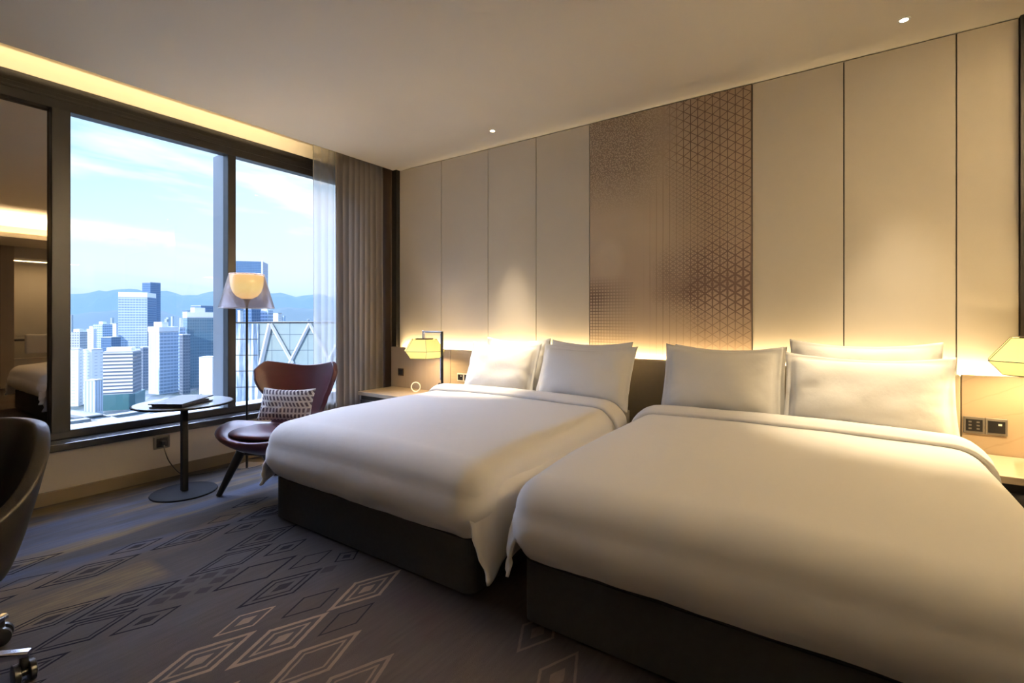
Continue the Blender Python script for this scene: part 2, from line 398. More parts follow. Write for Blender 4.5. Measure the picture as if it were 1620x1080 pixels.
# right-hand lattice that fades out to the left, stronger in the middle band
edge = t.m('ADD', xr, t.m('MULTIPLY', t.m('SUBTRACT', ms1, .5), .55))
edge = t.m('ADD', edge, t.ramp(zr, [(.04, -0.35 + .35), (.25, .35), (.45, .28), (.8, .22), (.97, .3)]))
edge = t.m('SUBTRACT', edge, .30)
mR = t.ramp(edge, [(.44, 0.), (.66, 1.)])
lowfade = t.ramp(zr, [(.03, .1), (.2, 1.)])
mR = t.m('MULTIPLY', mR, lowfade)
pick = t.ramp(t.m('ADD', t.m('MULTIPLY', ms2, .6), t.m('MULTIPLY', t.ramp(zr, [(.1, .0), (.36, 1.), (.62, .95), (.85, .0)]), .42)), [(.42, 0.), (.56, 1.)])
pick = t.m('MULTIPLY', pick, t.ramp(xr, [(.5, 1.), (.98, .25)]))
lat = t.m('MULTIPLY', t.mix(pick, tri, mid), mR)
vlm = t.m('MULTIPLY', vl, t.m('MULTIPLY', t.ramp(xr, [(.36, .0), (.5, .8)]), t.ramp(zr, [(.03, .6), (.7, .9), (.85, .2)])))
# lower-left dotted weave
mL = t.m('MULTIPLY', t.ramp(t.m('ADD', xr, t.m('MULTIPLY', t.m('SUBTRACT', ms1, .5), .3)), [(.05, 1.), (.34, 0.)]), t.ramp(zr, [(.03, .25), (.16, 1.), (.27, 1.), (.36, 0.)]))
dot = t.m('MULTIPLY', hz, mL)
# fine speckle upper-left
vo = t.n('ShaderNodeTexVoronoi'); t.l(P, vo.inputs['Vector']); vo.inputs['Scale'].default_value = 95
sp = t.ramp(vo.outputs['Distance'], [(.30, 0.), (.55, 1.)])
mS = t.m('MULTIPLY', t.ramp(zr, [(.60, 0.), (.80, 1.)]), t.ramp(xr, [(.32, 1.), (.62, .0)]))
spk = t.m('MULTIPLY', t.m('MULTIPLY', sp, mS), .62)
ln = t.m('MAXIMUM', t.m('MAXIMUM', lat, dot), t.m('MAXIMUM', vlm, spk))
basec = t.mix(ms2, (.44, .355, .265), (.55, .465, .37))
blob = t.ramp(t.vm('LENGTH', t.vm('MULTIPLY', t.vm('SUBTRACT', P, (.17, 0, .80)), (1.0, 0, .75)), out=1), [(.085, 1.), (.15, 0.)])
basec = t.mix(t.m('MULTIPLY', blob, .6), basec, (.62, .54, .44))
mauve = t.m('MULTIPLY', t.ramp(t.m('ABSOLUTE', t.m('SUBTRACT', zr, .30)), [(.02, 1.), (.22, 0.)]), .7)
basec = t.mix(t.ramp(xr, [(.35, 0.), (.75, .75)]), basec, (.34, .25, .18))
basec = t.mix(mauve, basec, (.36, .28, .24))
c = t.mix(t.m('MULTIPLY', ln, .95), basec, (.11, .068, .055))
t.out(t.pbr(c, .6, 0, t.bump(ln, .4, .002), .3)); M['art'] = m

# ------------------------------------------------------------------ room shell
CE = 2.8; WX = -4.25; WB = 3.66; WF = -1.0; WR = 3.2
# floor
struct(box('floor', M['carpet'], -4.6, 4.2, -1.2, 3.9, -.15, 0.0))
# ceiling slab with the curtain pocket along the window
bm = bmesh.new(); bx(bm, -4.045, 4.2, -1.2, 3.9, CE, CE+.03); bx(bm, -3.80, 4.2, -1.2, 3.9, CE+.03, CE+.2)
struct(link('ceiling', bm, M['ceiling']))
bm = bmesh.new(); bx(bm, -4.62, -3.7, -1.2, 3.9, 3.06, 3.16); bx(bm, -4.62, -4.34, -1.2, 3.9, 2.77, 3.06); bx(bm, -3.80, -3.78, -1.2, 3.9, CE+.03, 3.06)
struct(link('trim_1', bm, M['ceiling']), 'white curtain pocket above the window')
# window wall below the sill, wall behind the mirror pane
struct(box('wall_window', M['wallpaint'], -4.62, WX, -1.2, 3.9, 0, .36))
struct(box('baseboard_window', M['base'], WX, WX+.018, -1.0, 3.55, 0, .085, .004))
bm = bmesh.new(); bx(bm, -4.62, -4.42, -1.2, .93, .36, 2.77); bx(bm, -4.62, -4.36, 3.35, 3.9, .36, 2.77)
struct(link('wall_pier', bm, M['darktrim']))
# headboard wall
struct(box('wall_back', M['groove'], -4.62, 4.2, WB+.025, 3.95, 0, 3.0))
box_edges = [(-3.99, -3.384), (-3.384, -2.79), (-2.79, -2.259), (-2.259, -1.742), (-.533, -.018), (-.018, .503), (.503, .753)]
for a, b in box_edges:
    props(box('wall_panel', M['cladding'], a+.003, b-.003, WB, WB+.026, 0, CE-.006, .0015), kind='structure')
props(box('wall_column', M['brown'], -4.36, -4.06, 3.60, WB+.03, 0, 3.0), kind='structure')
props(box('trim_2', M['darktrim'], -4.06, -3.992, 3.615, WB+.03, 0, CE), kind='structure')
props(box('trim_3', M['darktrim'], .753, .766, WB-.02, WB+.03, .0, CE), kind='structure')
props(box('trim_4', M['gold'], .766, 2.0, WB+.005, WB+.03, .0, CE), 'bronze tinted mirror strip', kind='structure')
# unseen sides that close the room, with the entry ceiling and bathroom niche seen in the dark pane
struct(box('wall_front', M['wallpaint'], -4.62, 4.2, -1.2, WF, 0, 3.0))
bm = bmesh.new(); bx(bm, WR, WR+.12, -1.2, 2.08, 0, 3.0); bx(bm, WR, WR+.12, 3.2, 3.9, 0, 3.0); bx(bm, WR, WR+.12, 2.08, 3.2, 2.26, 3.0); bx(bm, WR, WR+.12, 2.08, 3.2, 0, .5)
bx(bm, 4.05, 4.2, 2.0, 3.9, 0, 3.0); bx(bm, WR+.12, 4.1, 2.0, 2.08, 0, 3.0); bx(bm, WR+.12, 4.1, 3.2, 3.28, 0, 3.0)
struct(link('wall_right', bm, M['wallpaint']))
struct(box('trim_5', M['beigeboard'], WR-.03, WR, 1.92, 2.09, 0, 2.5))
struct(box('door_1', M['darktrim'], WR-.02, WR, .7, 1.92, 0, 2.5))
bm = bmesh.new(); bx(bm, 2.0, 3.4, -1.0, 3.64, 2.46, 2.56); bx(bm, 2.0, 2.03, -1.0, 3.64, 2.56, 2.64); bx(bm, 1.88, 2.0, -1.0, 3.64, 2.46, 2.48); bx(bm, 1.86, 1.88, -1.0, 3.64, 2.46, 2.53)
struct(link('trim_6', bm, M['ceiling']), 'dropped ceiling with cove over the entry')
# window: frame, mullions, sill, panes
bm = bmesh.new()
bx(bm, -4.42, -4.33, .933, 1.03, .44, 2.6, .004)           # left post
bx(bm, -4.62, -4.42, .96, 1.03, .40, 2.6)
bx(bm, -4.42, -4.335, 2.05, 2.115, .44, 2.6, .004)         # middle mullion
bx(bm, -4.42, -4.335, 3.30, 3.38, .44, 2.6, .004)
bx(bm, -4.42, -4.33, -1.0, 3.6, 2.595, 2.70, .004)         # head
bx(bm, -4.42, -4.345, -1.0, 3.6, 2.70, 2.775, .003)
bx(bm, -4.42, -4.325, -1.0, 3.6, 2.655, 2.672, .003)
bx(bm, -4.42, -4.380, -1.0, 3.6, .385, .440, .004)         # bottom rail
win = struct(link('window_1', bm, M['frame']), 'bronze framed window wall')
bm = bmesh.new(); bx(bm, -4.60, -4.42, 2.05, 2.10, .44, 2.62)
link('mullion_fin', bm, plain('painted_skylight_fin', (.22, .25, .28), .4, .3), win)  # skylight on the mullion's outer side is put into this blue-grey colour
bm = bmesh.new(); bx(bm, -4.62, -4.42, .93, 3.4, .38, .435)
link('outer_rail', bm, plain('pale_outer_rail', (.55, .58, .60), .4, .2), win)
for (a, b) in ((1.03, 2.05), (2.115, 3.30)):
    link('pane', bx(bmesh.new(), -4.40, -4.392, a, b, .445, 2.595), M['pane'], win)
led = struct(box('trim_7', M['sill'], -4.40, WX+.028, -1.0, 3.55, .36, .3845, .003), 'dark metal window ledge')
box('ledge_lip', M['frame'], WX+.0285, WX+.036, -1.0, 3.55, .338, .3845, .002, parent=led)
struct(box('window_2', M['mirror'], -4.40, -4.385, -1.0, .933, .445, 2.595), 'dark reflecting pane beside the window')

# ------------------------------------------------------------------ patterned wall panel, headboard
art = link('wall_art', bx(bmesh.new(), 0, 1.203, -.004, .024, 0, CE-.006-.86, .001), M['art'], None, loc=(-1.739, WB, .86))
props(art, 'tall taupe wall panel with dark geometric lattice between cream panels', 'wall panel')
box('panel_edge', M['groove'], 1.203, 1.209, -.004, .02, 0, 1.93, parent=art)

hb = empty('headboard', (0, 3.6, 0), 0, 'long low headboard running behind both beds with glowing top edge', 'headboard')
def hpart(name, mat, x0, x1, z0, z1, y0=-.02, y1=.012, bev=.004, **k): return box(name, mat, x0, x1, y0, y1, z0, z1, bev, parent=hb, **k)
hpart('beige_board', M['beigeboard'], -4.035, -3.19, .02, .90)
hpart('timber_board', M['nightwood'], -3.186, -2.86, .02, .90)
for a, b in ((-2.856, .509),): hpart('padded_board', M['padded'], a, b, .02, .897, -.028, .012, .012, seg=3)
hpart('stone_board', M['stone'], .513, 2.0, .02, .895)
hpart('back_board', M['groove'], -4.03, 2.0, .02, .885, .0121, .017, 0)

# ------------------------------------------------------------------ beds
def make_bed(name, x0, x1, label):
    cx = (x0+x1)/2; hw = (x1-x0)/2; y0, y1 = 1.62, 3.565
    b = empty(name, (cx, y0, 0), 0, label, 'bed')
    bm = bmesh.new(); bx(bm, -hw, hw, 0, y1-y0, .012, .255)
    es = [e for e in bm.edges if abs(e.verts[0].co.z-e.verts[1].co.z) > .1]
    bmesh.ops.bevel(bm, geom=es, offset=.05, segments=6, affect='EDGES', profile=.5)
    es = [e for e in bm.edges if e.verts[0].co.z > .25 and e.verts[1].co.z > .25]
    bmesh.ops.bevel(bm, geom=es, offset=.008, segments=2, affect='EDGES')
    link('base', bm, M['bedbase'], b)
    bm = bmesh.new(); bx(bm, -hw+.02, hw-.02, .03, y1-y0-.005, .262, .555)
    es = [e for e in bm.edges if abs(e.verts[0].co.z-e.verts[1].co.z) > .1]
    bmesh.ops.bevel(bm, geom=es, offset=.06, segments=5, affect='EDGES', profile=.5)
    es = [e for e in bm.edges if e.verts[0].co.z > .55 and e.verts[1].co.z > .55]
    bmesh.ops.bevel(bm, geom=es, offset=.045, segments=4, affect='EDGES')
    link('mattress', bm, M['sheet'], b, True)
    for sx in (-1, 1):
        for sy in (.12, y1-y0-.12):
            bm = bmesh.new(); lathe(bm, [(0, 0), (.025, 0), (.022, .0125), (0, .0125)], 16, (sx*(hw-.12), sy)); link('foot', bm, M['black'], b)
    return b
make_bed('bed', -2.855, -1.325, 'double bed on a dark base nearer the window')
make_bed('bed', -1.065, .475, 'double bed on a dark base farther from the window')

def fb(x, y, z): return mnoise.noise(Vector((x, y, z)))
def duvet(cx, Wh, y0, yh, top, seed, label, flaps, hem=.252):
    """white duvet: rounded top, puffy foot face tucked to the base, loose side hangings"""
    R = .125; L_ = yh-y0
    NX, NY = 72, 88
    bm = bmesh.new()
    def warp(u):           # more samples in the rounded edge
        return u
    xs = [-Wh + 2*Wh*i/NX for i in range(NX+1)]
    # edge-dense coordinates
    def dense(n, lo, hi, both):
        core = [k/(n-16 if both else n-8) for k in range((n-16 if both else n-8)+1)]
        ed = [R*sin(pi/2*k/8) for k in range(9)]
        if both:
            a, b_ = lo+R, hi-R
            return [a-e for e in ed[:0:-1]] + [a+(b_-a)*c for c in core] + [b_+e for e in ed[1:]]
        a = lo+R
        return [a-e for e in ed[:0:-1]] + [a+(hi-a)*c for c in core]
    X = dense(NX, -Wh, Wh, True); Yc = dense(NY, 0, L_, False)
    def pt(x, y):
        dx = max(0., abs(x)-(Wh-R))/R; dy = max(0., R-y)/R
        if dx > 0 and dy > 0:
            ux = dx*sqrt(max(0, 1-dy*dy/2)); uy = dy*sqrt(max(0, 1-dx*dx/2)); dx, dy = ux, uy
        drop = R*(1-sqrt(max(0., 1-dx*dx-dy*dy)))
        xx = (Wh-R+dx*R)*(1 if x > 0 else -1) if abs(x) > Wh-R else x
        yy = R-dy*R if y < R else y
        dome = .018*(1-(x/Wh)**2) - .035*sstep(.55, .0, y)
        w = .007*fb(x*1.7+seed, y*1.3, seed) + .004*fb(x*5+seed, y*3.0, 2.2)
        return Vector((xx, yy, top-drop+dome+w*(1-drop/R)))
    rows = [[bm.verts.new(pt(x, y)) for x in X] for y in Yc]
    for j in range(len(Yc)-1):
        for i in range(len(X)-1): bm.faces.new((rows[j][i], rows[j][i+1], rows[j+1][i+1], rows[j+1][i]))
    # perimeter: head-left -> foot-left -> foot-right -> head-right
    per = [rows[j][0] for j in range(len(Yc)-1, 0, -1)] + rows[0][:] + [rows[j][-1] for j in range(1, len(Yc))]
    prev = per; NS = 12
    for k in range(1, NS+1):
        s = k/NS; cur = []
        for v in per:
            p = v.co.copy(); foot = sstep(.30, .04, p.y) if abs(p.x) < Wh-.02 or p.y < .1 else 0.
            n = Vector((0, 0, 0))
            if p.y < R*1.01 and abs(p.x) > Wh-R: n = Vector(((abs(p.x)-(Wh-R))*(1 if p.x > 0 else -1), p.y-R, 0)).normalized()
            elif p.y < .05: n = Vector((0, -1, 0))
            else: n = Vector((1 if p.x > 0 else -1, 0, 0))
            z = p.z+(hem-p.z)*s
            bulge = .020*sin(pi*min(1, s*1.05)) - .055*s**3
            wr = (.006*fb(p.x*6+seed, p.y*6, s*1.5) + .004*fb(p.x*14+seed, p.y*14+s*2, s*3))*sin(pi*s*.5)
            corner = 1-min(1, abs(abs(p.x)-Wh+.05)/.22) if p.y < .2 else 0
            wr += .006*max(0, corner)*sin(14*(s+p.x*3)+seed)*s
            zz = z + .010*fb(p.x*3+seed, 3.3, p.y*2)*s
            cur.append(bm.verts.new(Vector((p.x, p.y, zz))+n*(bulge+wr)))
        for i in range(len(per)-1): bm.faces.new((prev[i], prev[i+1], cur[i+1], cur[i]))
        prev = cur
    d = link('duvet', bm, M['duvet'], None, True, (cx, y0, 0)); props(d, label, 'duvet')
    # loose side hangings, one each side
    for sx, zh in flaps:
        bm = bmesh.new(); NV, NH = 70, 16
        def side(u, v, o=0.):
            y = -.012 + (L_+.012)*u
            c_ = sstep(.22, 0., y)                       # corner end hangs lower and stands out
            zt = top-.085-.10*c_; zb = zh + .05*(1-c_) + .014*fb(y*4+seed, 1.7, 0) 
            z = zt+(zb-zt)*v
            wv = (.010*sin(y*19+seed+sx) + .012*fb(y*6+seed, v*1.5, sx))*v
            x = Wh+.004+.026*sin(pi*min(1, v*1.3)*.5) + (.022 if sx > 0 else -.012)*v*v*c_ + wv + o
            x -= .055*max(0., 1-v/.28)**2
            wrap = min(.085, R*(1-sqrt(max(0., 1-((R-max(0., min(R, y)))/R)**2))))
            x -= wrap*((1-v)*.95 if sx > 0 else 1-.45*v)
            yy = y + .006*sin(v*9)*c_ + .020*(1-v)*c_ + .006*c_*sin(v*23+seed)*v
            return Vector((sx*x, yy, z))
        grid(bm, NV, NH, side)
        o = link('side_hanging', bm, M['duvet'], d, True)
        md = o.modifiers.new('thick', 'SOLIDIFY'); md.thickness = .012; md.offset = 0
    # turned-down band near the pillows
    bm = bmesh.new(); NB = 96
    def band(u, v, e=.013):
        # cross-section across the bed: side, arc, top, arc, side
        half = Wh+.012; r = R+.012; dropl = .20
        tot = 2*(dropl + r*pi/2) + 2*(half-r)
        s = u*tot
        if s < dropl: x, z, nx, nz = -half, top-r-dropl+s, -1, 0
        elif s < dropl+r*pi/2:
            a = (s-dropl)/r; x, z = -half+r-r*cos(a), top-r+r*sin(a)
        elif s < tot-dropl-r*pi/2: x, z = -half+r+(s-dropl-r*pi/2), top
        elif s < tot-dropl:
            a = (s-(tot-dropl-r*pi/2))/r; x, z = half-r+r*sin(a), top-r+r*cos(a)
        else: x, z = half, top-r-(s-(tot-dropl))
        y = L_-.005 + .165*v + .012*fb(x*2.2+seed, 5, 0)*(1-v)
        dome = .018*max(0, 1-(x/Wh)**2) if z > top-.02 else 0
        lift = (e + .010*sin(pi*v))*sstep(0., .3, v) - .004*(1-sstep(0., .12, v)) + .003*fb(x*4+seed, y*5, 1)*v
        k = 1 if z > top-r else 0
        if v < .001: lift -= .001
        z += dome + lift*(1 if z > top-r*.6 else .3)
        return Vector((x*(1+(.004 if z < top-.05 else 0)), y, z))
    grid(bm, NB, 10, band)
    o = link('turned_down_edge', bm, M['duvet'], d, True); md = o.modifiers.new('thick', 'SOLIDIFY'); md.thickness = .022; md.offset = 1
    return d
duvet(-2.085, .835, 1.565, 2.975, .605, 1.3, 'smooth white duvet spread over the bed nearer the window', [(1, .135), (-1, .205)])
duvet(-.295, .815, 1.555, 2.97, .605, 7.7, 'smooth white duvet spread over the bed farther from the window', [(-1, .20), (1, .17)], .262)

# ------------------------------------------------------------------ pillows
def pillow(cx, cy, zb, w, h, tk, lean, rz, seed, label, flange=.035, group=None, droop=0.):
    bm = bmesh.new(); NU, NV = 44, 30
    def f(u, v, sgn):
        a, b = u*2-1, v*2-1
        fa, fbv = flange/(w/2+flange), flange/(h/2+flange)
        ia = min(1, abs(a)/(1-fa)); ib = min(1, abs(b)/(1-fbv))
        prof = max(0., (1-ia**2.6))**.48*max(0., (1-ib**2.6))**.48
        th = tk/2*prof*(.92+.12*fb(a*1.6+seed, b*1.6, sgn))
        pin = 1-.035*(1-b*b)*abs(a)**3; pin2 = 1-(.15 if b > 0 else .06)*(1-a*a)*abs(b)**3
        x = a*(w/2+flange)*pin; z = b*(h/2+flange)*pin2
        edge = max(abs(a), abs(b)); rip = sstep(1-fa*1.2, 1, abs(a))*.008*fb(b*4.5, seed, 0.)+sstep(1-fbv*1.2, 1, abs(b))*.010*fb(a*3.2, seed, 4.)
        wr = .008*prof*fb(a*3+seed, b*2.4, 3.1+sgn) + .017*prof*fb((a*a-b*b)*3+seed, math.atan2(b, a)*3.2, 1.0)*sstep(.45, .95, max(abs(a), abs(b)))
        sag = droop*(a*a)*max(0, b)
        return Vector((x, sgn*th + rip + wr*sgn, z+sag))
    A = grid(bm, NU, NV, lambda u, v: f(u, v, -1)); B = grid(bm, NU, NV, lambda u, v: f(u, v, 1) + Vector((0, .004, 0)))
    bmesh.ops.remove_doubles(bm, verts=bm.verts[:], dist=.0003)
    ed = [e for e in bm.edges if e.is_boundary]
    if ed:
        try: bmesh.ops.bridge_loops(bm, edges=ed)
        except Exception: pass
    # lean back about x so the lower edge stands at zb
    rot = Matrix.Rotation(-lean, 4, 'X')
    for v in bm.verts: v.co = rot @ v.co
    lo = min(v.co.z for v in bm.verts)
    o = link('pillow', bm, M['pillow'], None, True, (cx, cy, zb-lo)); o.rotation_euler = (0, 0, rz)
    return props(o, label, 'pillow', group)
PT = .562
pillow(-2.345, 3.462, PT, .58, .425, .125, radians(11), radians(2), 3.3, 'white pillow behind the brightly lit front pillow, nearest the window', .03)
pillow(-1.665, 3.462, PT, .64, .415, .125, radians(11), radians(-2), 5.1, 'white pillow behind the front pillow, beside the gap between the beds', .03)
pillow(-2.362, 3.268, PT, .61, .40, .185, radians(22), radians(3), 1.2, 'brightly lit front pillow nearest the window', .035)
pillow(-1.612, 3.268, PT, .71, .405, .185, radians(22), radians(-3), 2.4, 'front pillow beside the gap between the beds, on the window bed', .035)
pillow(-.655, 3.462, PT, .63, .41, .125, radians(11), radians(2), 6.6, 'back pillow leaning on the headboard, beside the gap, on the farther bed', .03)
pillow(.065, 3.462, PT, .67, .46, .125, radians(11), radians(-1), 7.9, 'back pillow nearest the stone panel and its switches', .03)
pillow(-.668, 3.275, PT, .635, .425, .185, radians(20), radians(1), 4.1, 'front pillow beside the gap between the beds, on the farther bed', .035)
pillow(.074, 3.262, PT, .70, .405, .185, radians(23), radians(-1), 8.3, 'front pillow nearest the stone panel and its switches', .035)

# ------------------------------------------------------------------ nightstands and what stands on them
def nightstand(x0, x1, label):
    n = empty('nightstand', ((x0+x1)/2, 3.34, 0), 0, label, 'nightstand'); hw = (x1-x0)/2
    box('top', M['nightwood'], -hw, hw, -.22, .232, .445, .48, .003, parent=n)
    box('body', M['nightdark'], -hw+.015, hw-.015, -.19, .23, .14, .445, .002, parent=n)
    dr = box('drawer', M['nightdark'], -hw+.02, hw-.02, -.206, -.191, .16, .40, .003, parent=n)
    box('handle', M['steel'], -.09, .09, -.216, -.2065, .375, .385, .002, parent=dr)
    box('plinth', M['black'], -hw+.05, hw-.05, -.15, .22, 0, .139, parent=n)
    return n
nightstand(-4.0, -2.96, 'low nightstand with pale wood top beside the grey curtain')
nightstand(.575, 1.75, 'low nightstand with pale wood top below the veined stone panel')

def bedside_lamp(x, y, z, label, s=1.0, lift=0., power=8):
    l = empty('bedside_lamp', (x, y, z), 0, label, 'lamp', 'lantern lamps beside the beds')
    zp = .605+lift                                   # height of pole above the nightstand
    px = .225
    bm = bmesh.new(); bx(bm, px-.05, px+.05, -.05, .05, 0, .012, .003); link('foot', bm, M['black'], l)
    pole = link('pole', bx(bmesh.new(), px-.009, px+.009, -.009, .009, .012, zp, .002), M['black'], l)
    link('chrome_sleeve', bx(bmesh.new(), px-.0195, px-.0095, -.007, .007, .16, zp-.02, .002), M['chrome'], pole)
    bm = bmesh.new(); tube(bm, [(px-.014, -.012, .12), (px-.014, -.02, .12)], .018, 16); link('switch', bm, M['chrome'], pole)
    link('arm', bx(bmesh.new(), -.005, px-.0095, -.007, .007, zp-.016, zp, .002), M['steel'], l)
    bm = bmesh.new(); bx(bm, -.018, -.006, -.008, .008, zp-.085, zp+.004, .002); bx(bm, .002, .010, -.006, .006, zp-.085, zp-.0165, .001)
    link('hanger', bm, M['chrome'], l)
    # faceted lantern shade
    zt, ze, zb = zp-.075, zp-.185, zp-.25
    n = 6; rt, re, rb = .125*s, .205*s, .155*s
    bm = bmesh.new(); mid = ze
    prof = [(rt, zt), (rt+(re-rt)*.35, zt-(zt-ze)*.36), (rt+(re-rt)*.7, zt-(zt-ze)*.70), (re, ze), (rb+(re-rb)*.5, (ze+zb)/2+.002), (rb, zb)]
    lathe(bm, [(r, z_-mid) for r, z_ in prof], n, (0, 0), radians(20))
    sh = link('shade', bm, M['lantern'], l, loc=(0, 0, mid))
    md = sh.modifiers.new('thick', 'SOLIDIFY'); md.thickness = .002
    bm = bmesh.new()
    ring = lambda r, z_: [(r*cos(2*pi*i/n+radians(20)), r*sin(2*pi*i/n+radians(20)), z_-mid) for i in range(n+1)]
    for r, z_ in ((rt, zt), (re+.001, ze), (rb, zb)):
        pts = ring(r, z_)
        for a, b in zip(pts, pts[1:]): tube(bm, [a, b], .0018, 6)
    for i in range(n):
        a = 2*pi*i/n+radians(20)
        tube(bm, [((r+.001)*cos(a), (r+.001)*sin(a), z_-mid) for r, z_ in prof], .0014, 6)
    link('wire_frame', bm, M['black'], sh)
    bm = bmesh.new(); lathe(bm, [(.0, zt+.006-mid), (rt-.03, zt+.006-mid), (rt-.03, zt-mid), (0, zt-mid)], 6, (0, 0), radians(20))
    link('top_plate', bm, M['black'], sh)
    bm = bmesh.new(); bmesh.ops.create_uvsphere(bm, u_segments=16, v_segments=10, radius=.03); bu = link('bulb', bm, M['opalbulb'], sh, True, (0, 0, .01))
    lt = light('lamp_light', 'POINT', (x, y, z+mid-.0), energy=power, col=(1.0, .72, .36), shadow_soft_size=.05)
    return l
M['opalbulb'] = emis('warm_bulb', (1, .7, .35), 3)
bedside_lamp(-3.265, 3.30, .48, 'glowing faceted lantern lamp on the nightstand beside the curtain')
bedside_lamp(.77, 3.28, .48, 'glowing faceted lantern lamp above the nightstand by the stone panel', 1.12, .10, 13)

# small round ornament on the window-side nightstand
r_ = empty('ring_ornament', (-3.50, 3.42, .48), radians(35), 'small clear disc with white rim standing on the curtain-side nightstand', 'ornament')
bm = bmesh.new(); tube(bm, [(.044*cos(a), 0, .05+.044*sin(a)) for a in [2*pi*i/32 for i in range(33)]], .006, 10, False); link('rim', bm, M['white'], r_, True)
bm = bmesh.new(); tube(bm, [(0, -.002, .05), (0, .002, .05)], .040, 32); link('disc', bm, M['clear'], r_)
bm = bmesh.new(); bx(bm, -.02, .02, -.02, .02, 0, .006, .002); link('stand', bm, M['white'], r_)

# ------------------------------------------------------------------ switches and sockets
def plate(name, x, y, z, w, h, mat, face, label, cat, n=1, axis='Y', group=None, keys=True):
    p = empty(name, (x, y, z), 0 if axis == 'Y' else radians(90), label, cat, group)
    for i in range(n):
        x0 = (i-(n-1)/2)*w
        f = link('plate', bx(bmesh.new(), x0-w/2+.001, x0+w/2-.001, -.010, 0, -h/2, h/2, .002), mat, p)
        link('insert', bx(bmesh.new(), x0-w/2+.010, x0+w/2-.010, -.0125, -.0101, -h/2+.012, h/2-.012, .001), face, f)
    return p
plate('wall_socket', -3.876, 3.579, .64, .082, .078, M['brown'], M['blackplastic'], 'small dark socket on the beige board beside the curtain', 'socket')
p1 = plate('wall_switch', -3.012, 3.579, .64, .082, .078, M['whiteplate'], M['blackplastic'], 'white-framed pair of black switches beside the brightly lit pillow', 'switch', 2)
p2 = plate('wall_switch', .605, 3.579, .628, .087, .088, M['greyplate'], M['blackplastic'], 'grey-framed double switch panel on the veined stone board', 'switch', 2)
for (xx, zz_) in [(a, b) for a in (-.060, -.028) for b in (-.018, .0, .018)]:
    link('key_mark', bx(bmesh.new(), xx-.006, xx+.006, -.0135, -.0126, zz_-.004, zz_+.004), M['greyplate'], p2)
link('indicator', bx(bmesh.new(), .050, .064, -.0135, -.0126, .008, .018), M['white'], p2)
link('indicator', bx(bmesh.new(), -.036, -.024, -.0135, -.0126, .008, .018), M['white'], p1)
plate('wall_switch', .80, WB+.004, 1.08, .085, .13, M['black'], M['blackplastic'], 'black upright control plate on the bronze strip above the stone-side lamp', 'switch')
so = empty('wall_socket', (WX+.001, 1.531, .272), radians(90), 'black socket with a plug on the low wall behind the round table', 'socket')
pl_ = link('plate', bx(bmesh.new(), -.052, .052, -.010, 0, -.046, .046, .003), M['greyplate'], so)
link('insert', bx(bmesh.new(), -.036, .036, -.013, -.0101, -.034, .034, .002), M['blackplastic'], so)
link('plug', bx(bmesh.new(), -.016, .016, -.045, -.0131, -.018, .016, .005), M['blackplastic'], so)
bm = bmesh.new()
pts = spline([(-4.206, 1.531, .255), (-4.19, 1.535, .20), (-4.17, 1.56, .12), (-4.14, 1.62, .03), (-4.12, 1.70, .008), (-4.09, 1.82, .008), (-4.12, 1.92, .008), (-4.08, 2.0, .008), (-4.07, 2.03, .012)], 8)
tube(bm, pts, .004, 8); props(link('power_cord', bm, M['blackplastic'], None, True), 'thin black cord running from the wall socket down to the carpet', 'cord')

# ------------------------------------------------------------------ downlights
def downlight(x, y, label, e, spot=62, tilt=-.055):
    d = empty('downlight', (x, y, CE), 0, label, 'ceiling light', 'small recessed ceiling lights')
    bm = bmesh.new(); lathe(bm, [(.019, -.001), (.029, -.001), (.029, -.004), (.019, -.004), (.019, -.001)], 32); link('trim_ring', bm, M['white'], d)
    bm = bmesh.new(); lathe(bm, [(0, -.0012), (.0185, -.0012), (.0185, -.0022), (0, -.0025)], 32); link('lens', bm, M['lens'], d)
    light('downlight_beam', 'SPOT', (x, y, CE-.012), energy=e, col=(1, .80, .52), spot_size=radians(spot), spot_blend=.85, shadow_soft_size=.02); aim(bpy.data.objects[[o.name for o in COL.objects if o.name.startswith('downlight_beam')][-1]], (0, tilt, -1))
    return d
downlight(-2.49, 3.33, 'recessed ceiling light above the window bed pillows', 200, 36, -.01)
downlight(.25, 3.34, 'recessed ceiling light above the farther bed pillows', 110, 44)

# ------------------------------------------------------------------ curtains
def curtain(y0, y1, xb, amp, n, mat, name, label, z0=.02, z1=2.88, seed=0., sharp=1.0):
    bm = bmesh.new(); N = n*16
    def f(u, v):
        ph = u*n*2*pi + .6*sin(u*9+seed)
        a = amp*(.75+.25*sin(u*5+seed)) * (.75+.25*(1-v))
        s = sin(ph)
        return Vector((xb + a*(abs(s)**.8)*(1 if s > 0 else -1), y0+(y1-y0)*u + .010*cos(ph)+.004*sin(v*4+u*8), z0+(z1-z0)*v))
    grid(bm, N, 24, f); o = link(name, bm, mat, None, True); return props(o, label, 'curtain')
curtain(2.735, 3.10, -4.185, .024, 5, M['sheer'], 'sheer_curtain', 'pale see-through curtain at the window edge', seed=1.1)
curtain(2.95, 3.57, -4.14, .036, 9, M['drape'], 'drape', 'heavy grey floor-length drape in the corner', seed=2.0)
tr = box('curtain_track', M['steel'], -4.20, -4.12, -.9, 3.58, 2.885, 2.91); props(tr, 'slim curtain rail in the ceiling pocket above the drape', 'curtain rail')

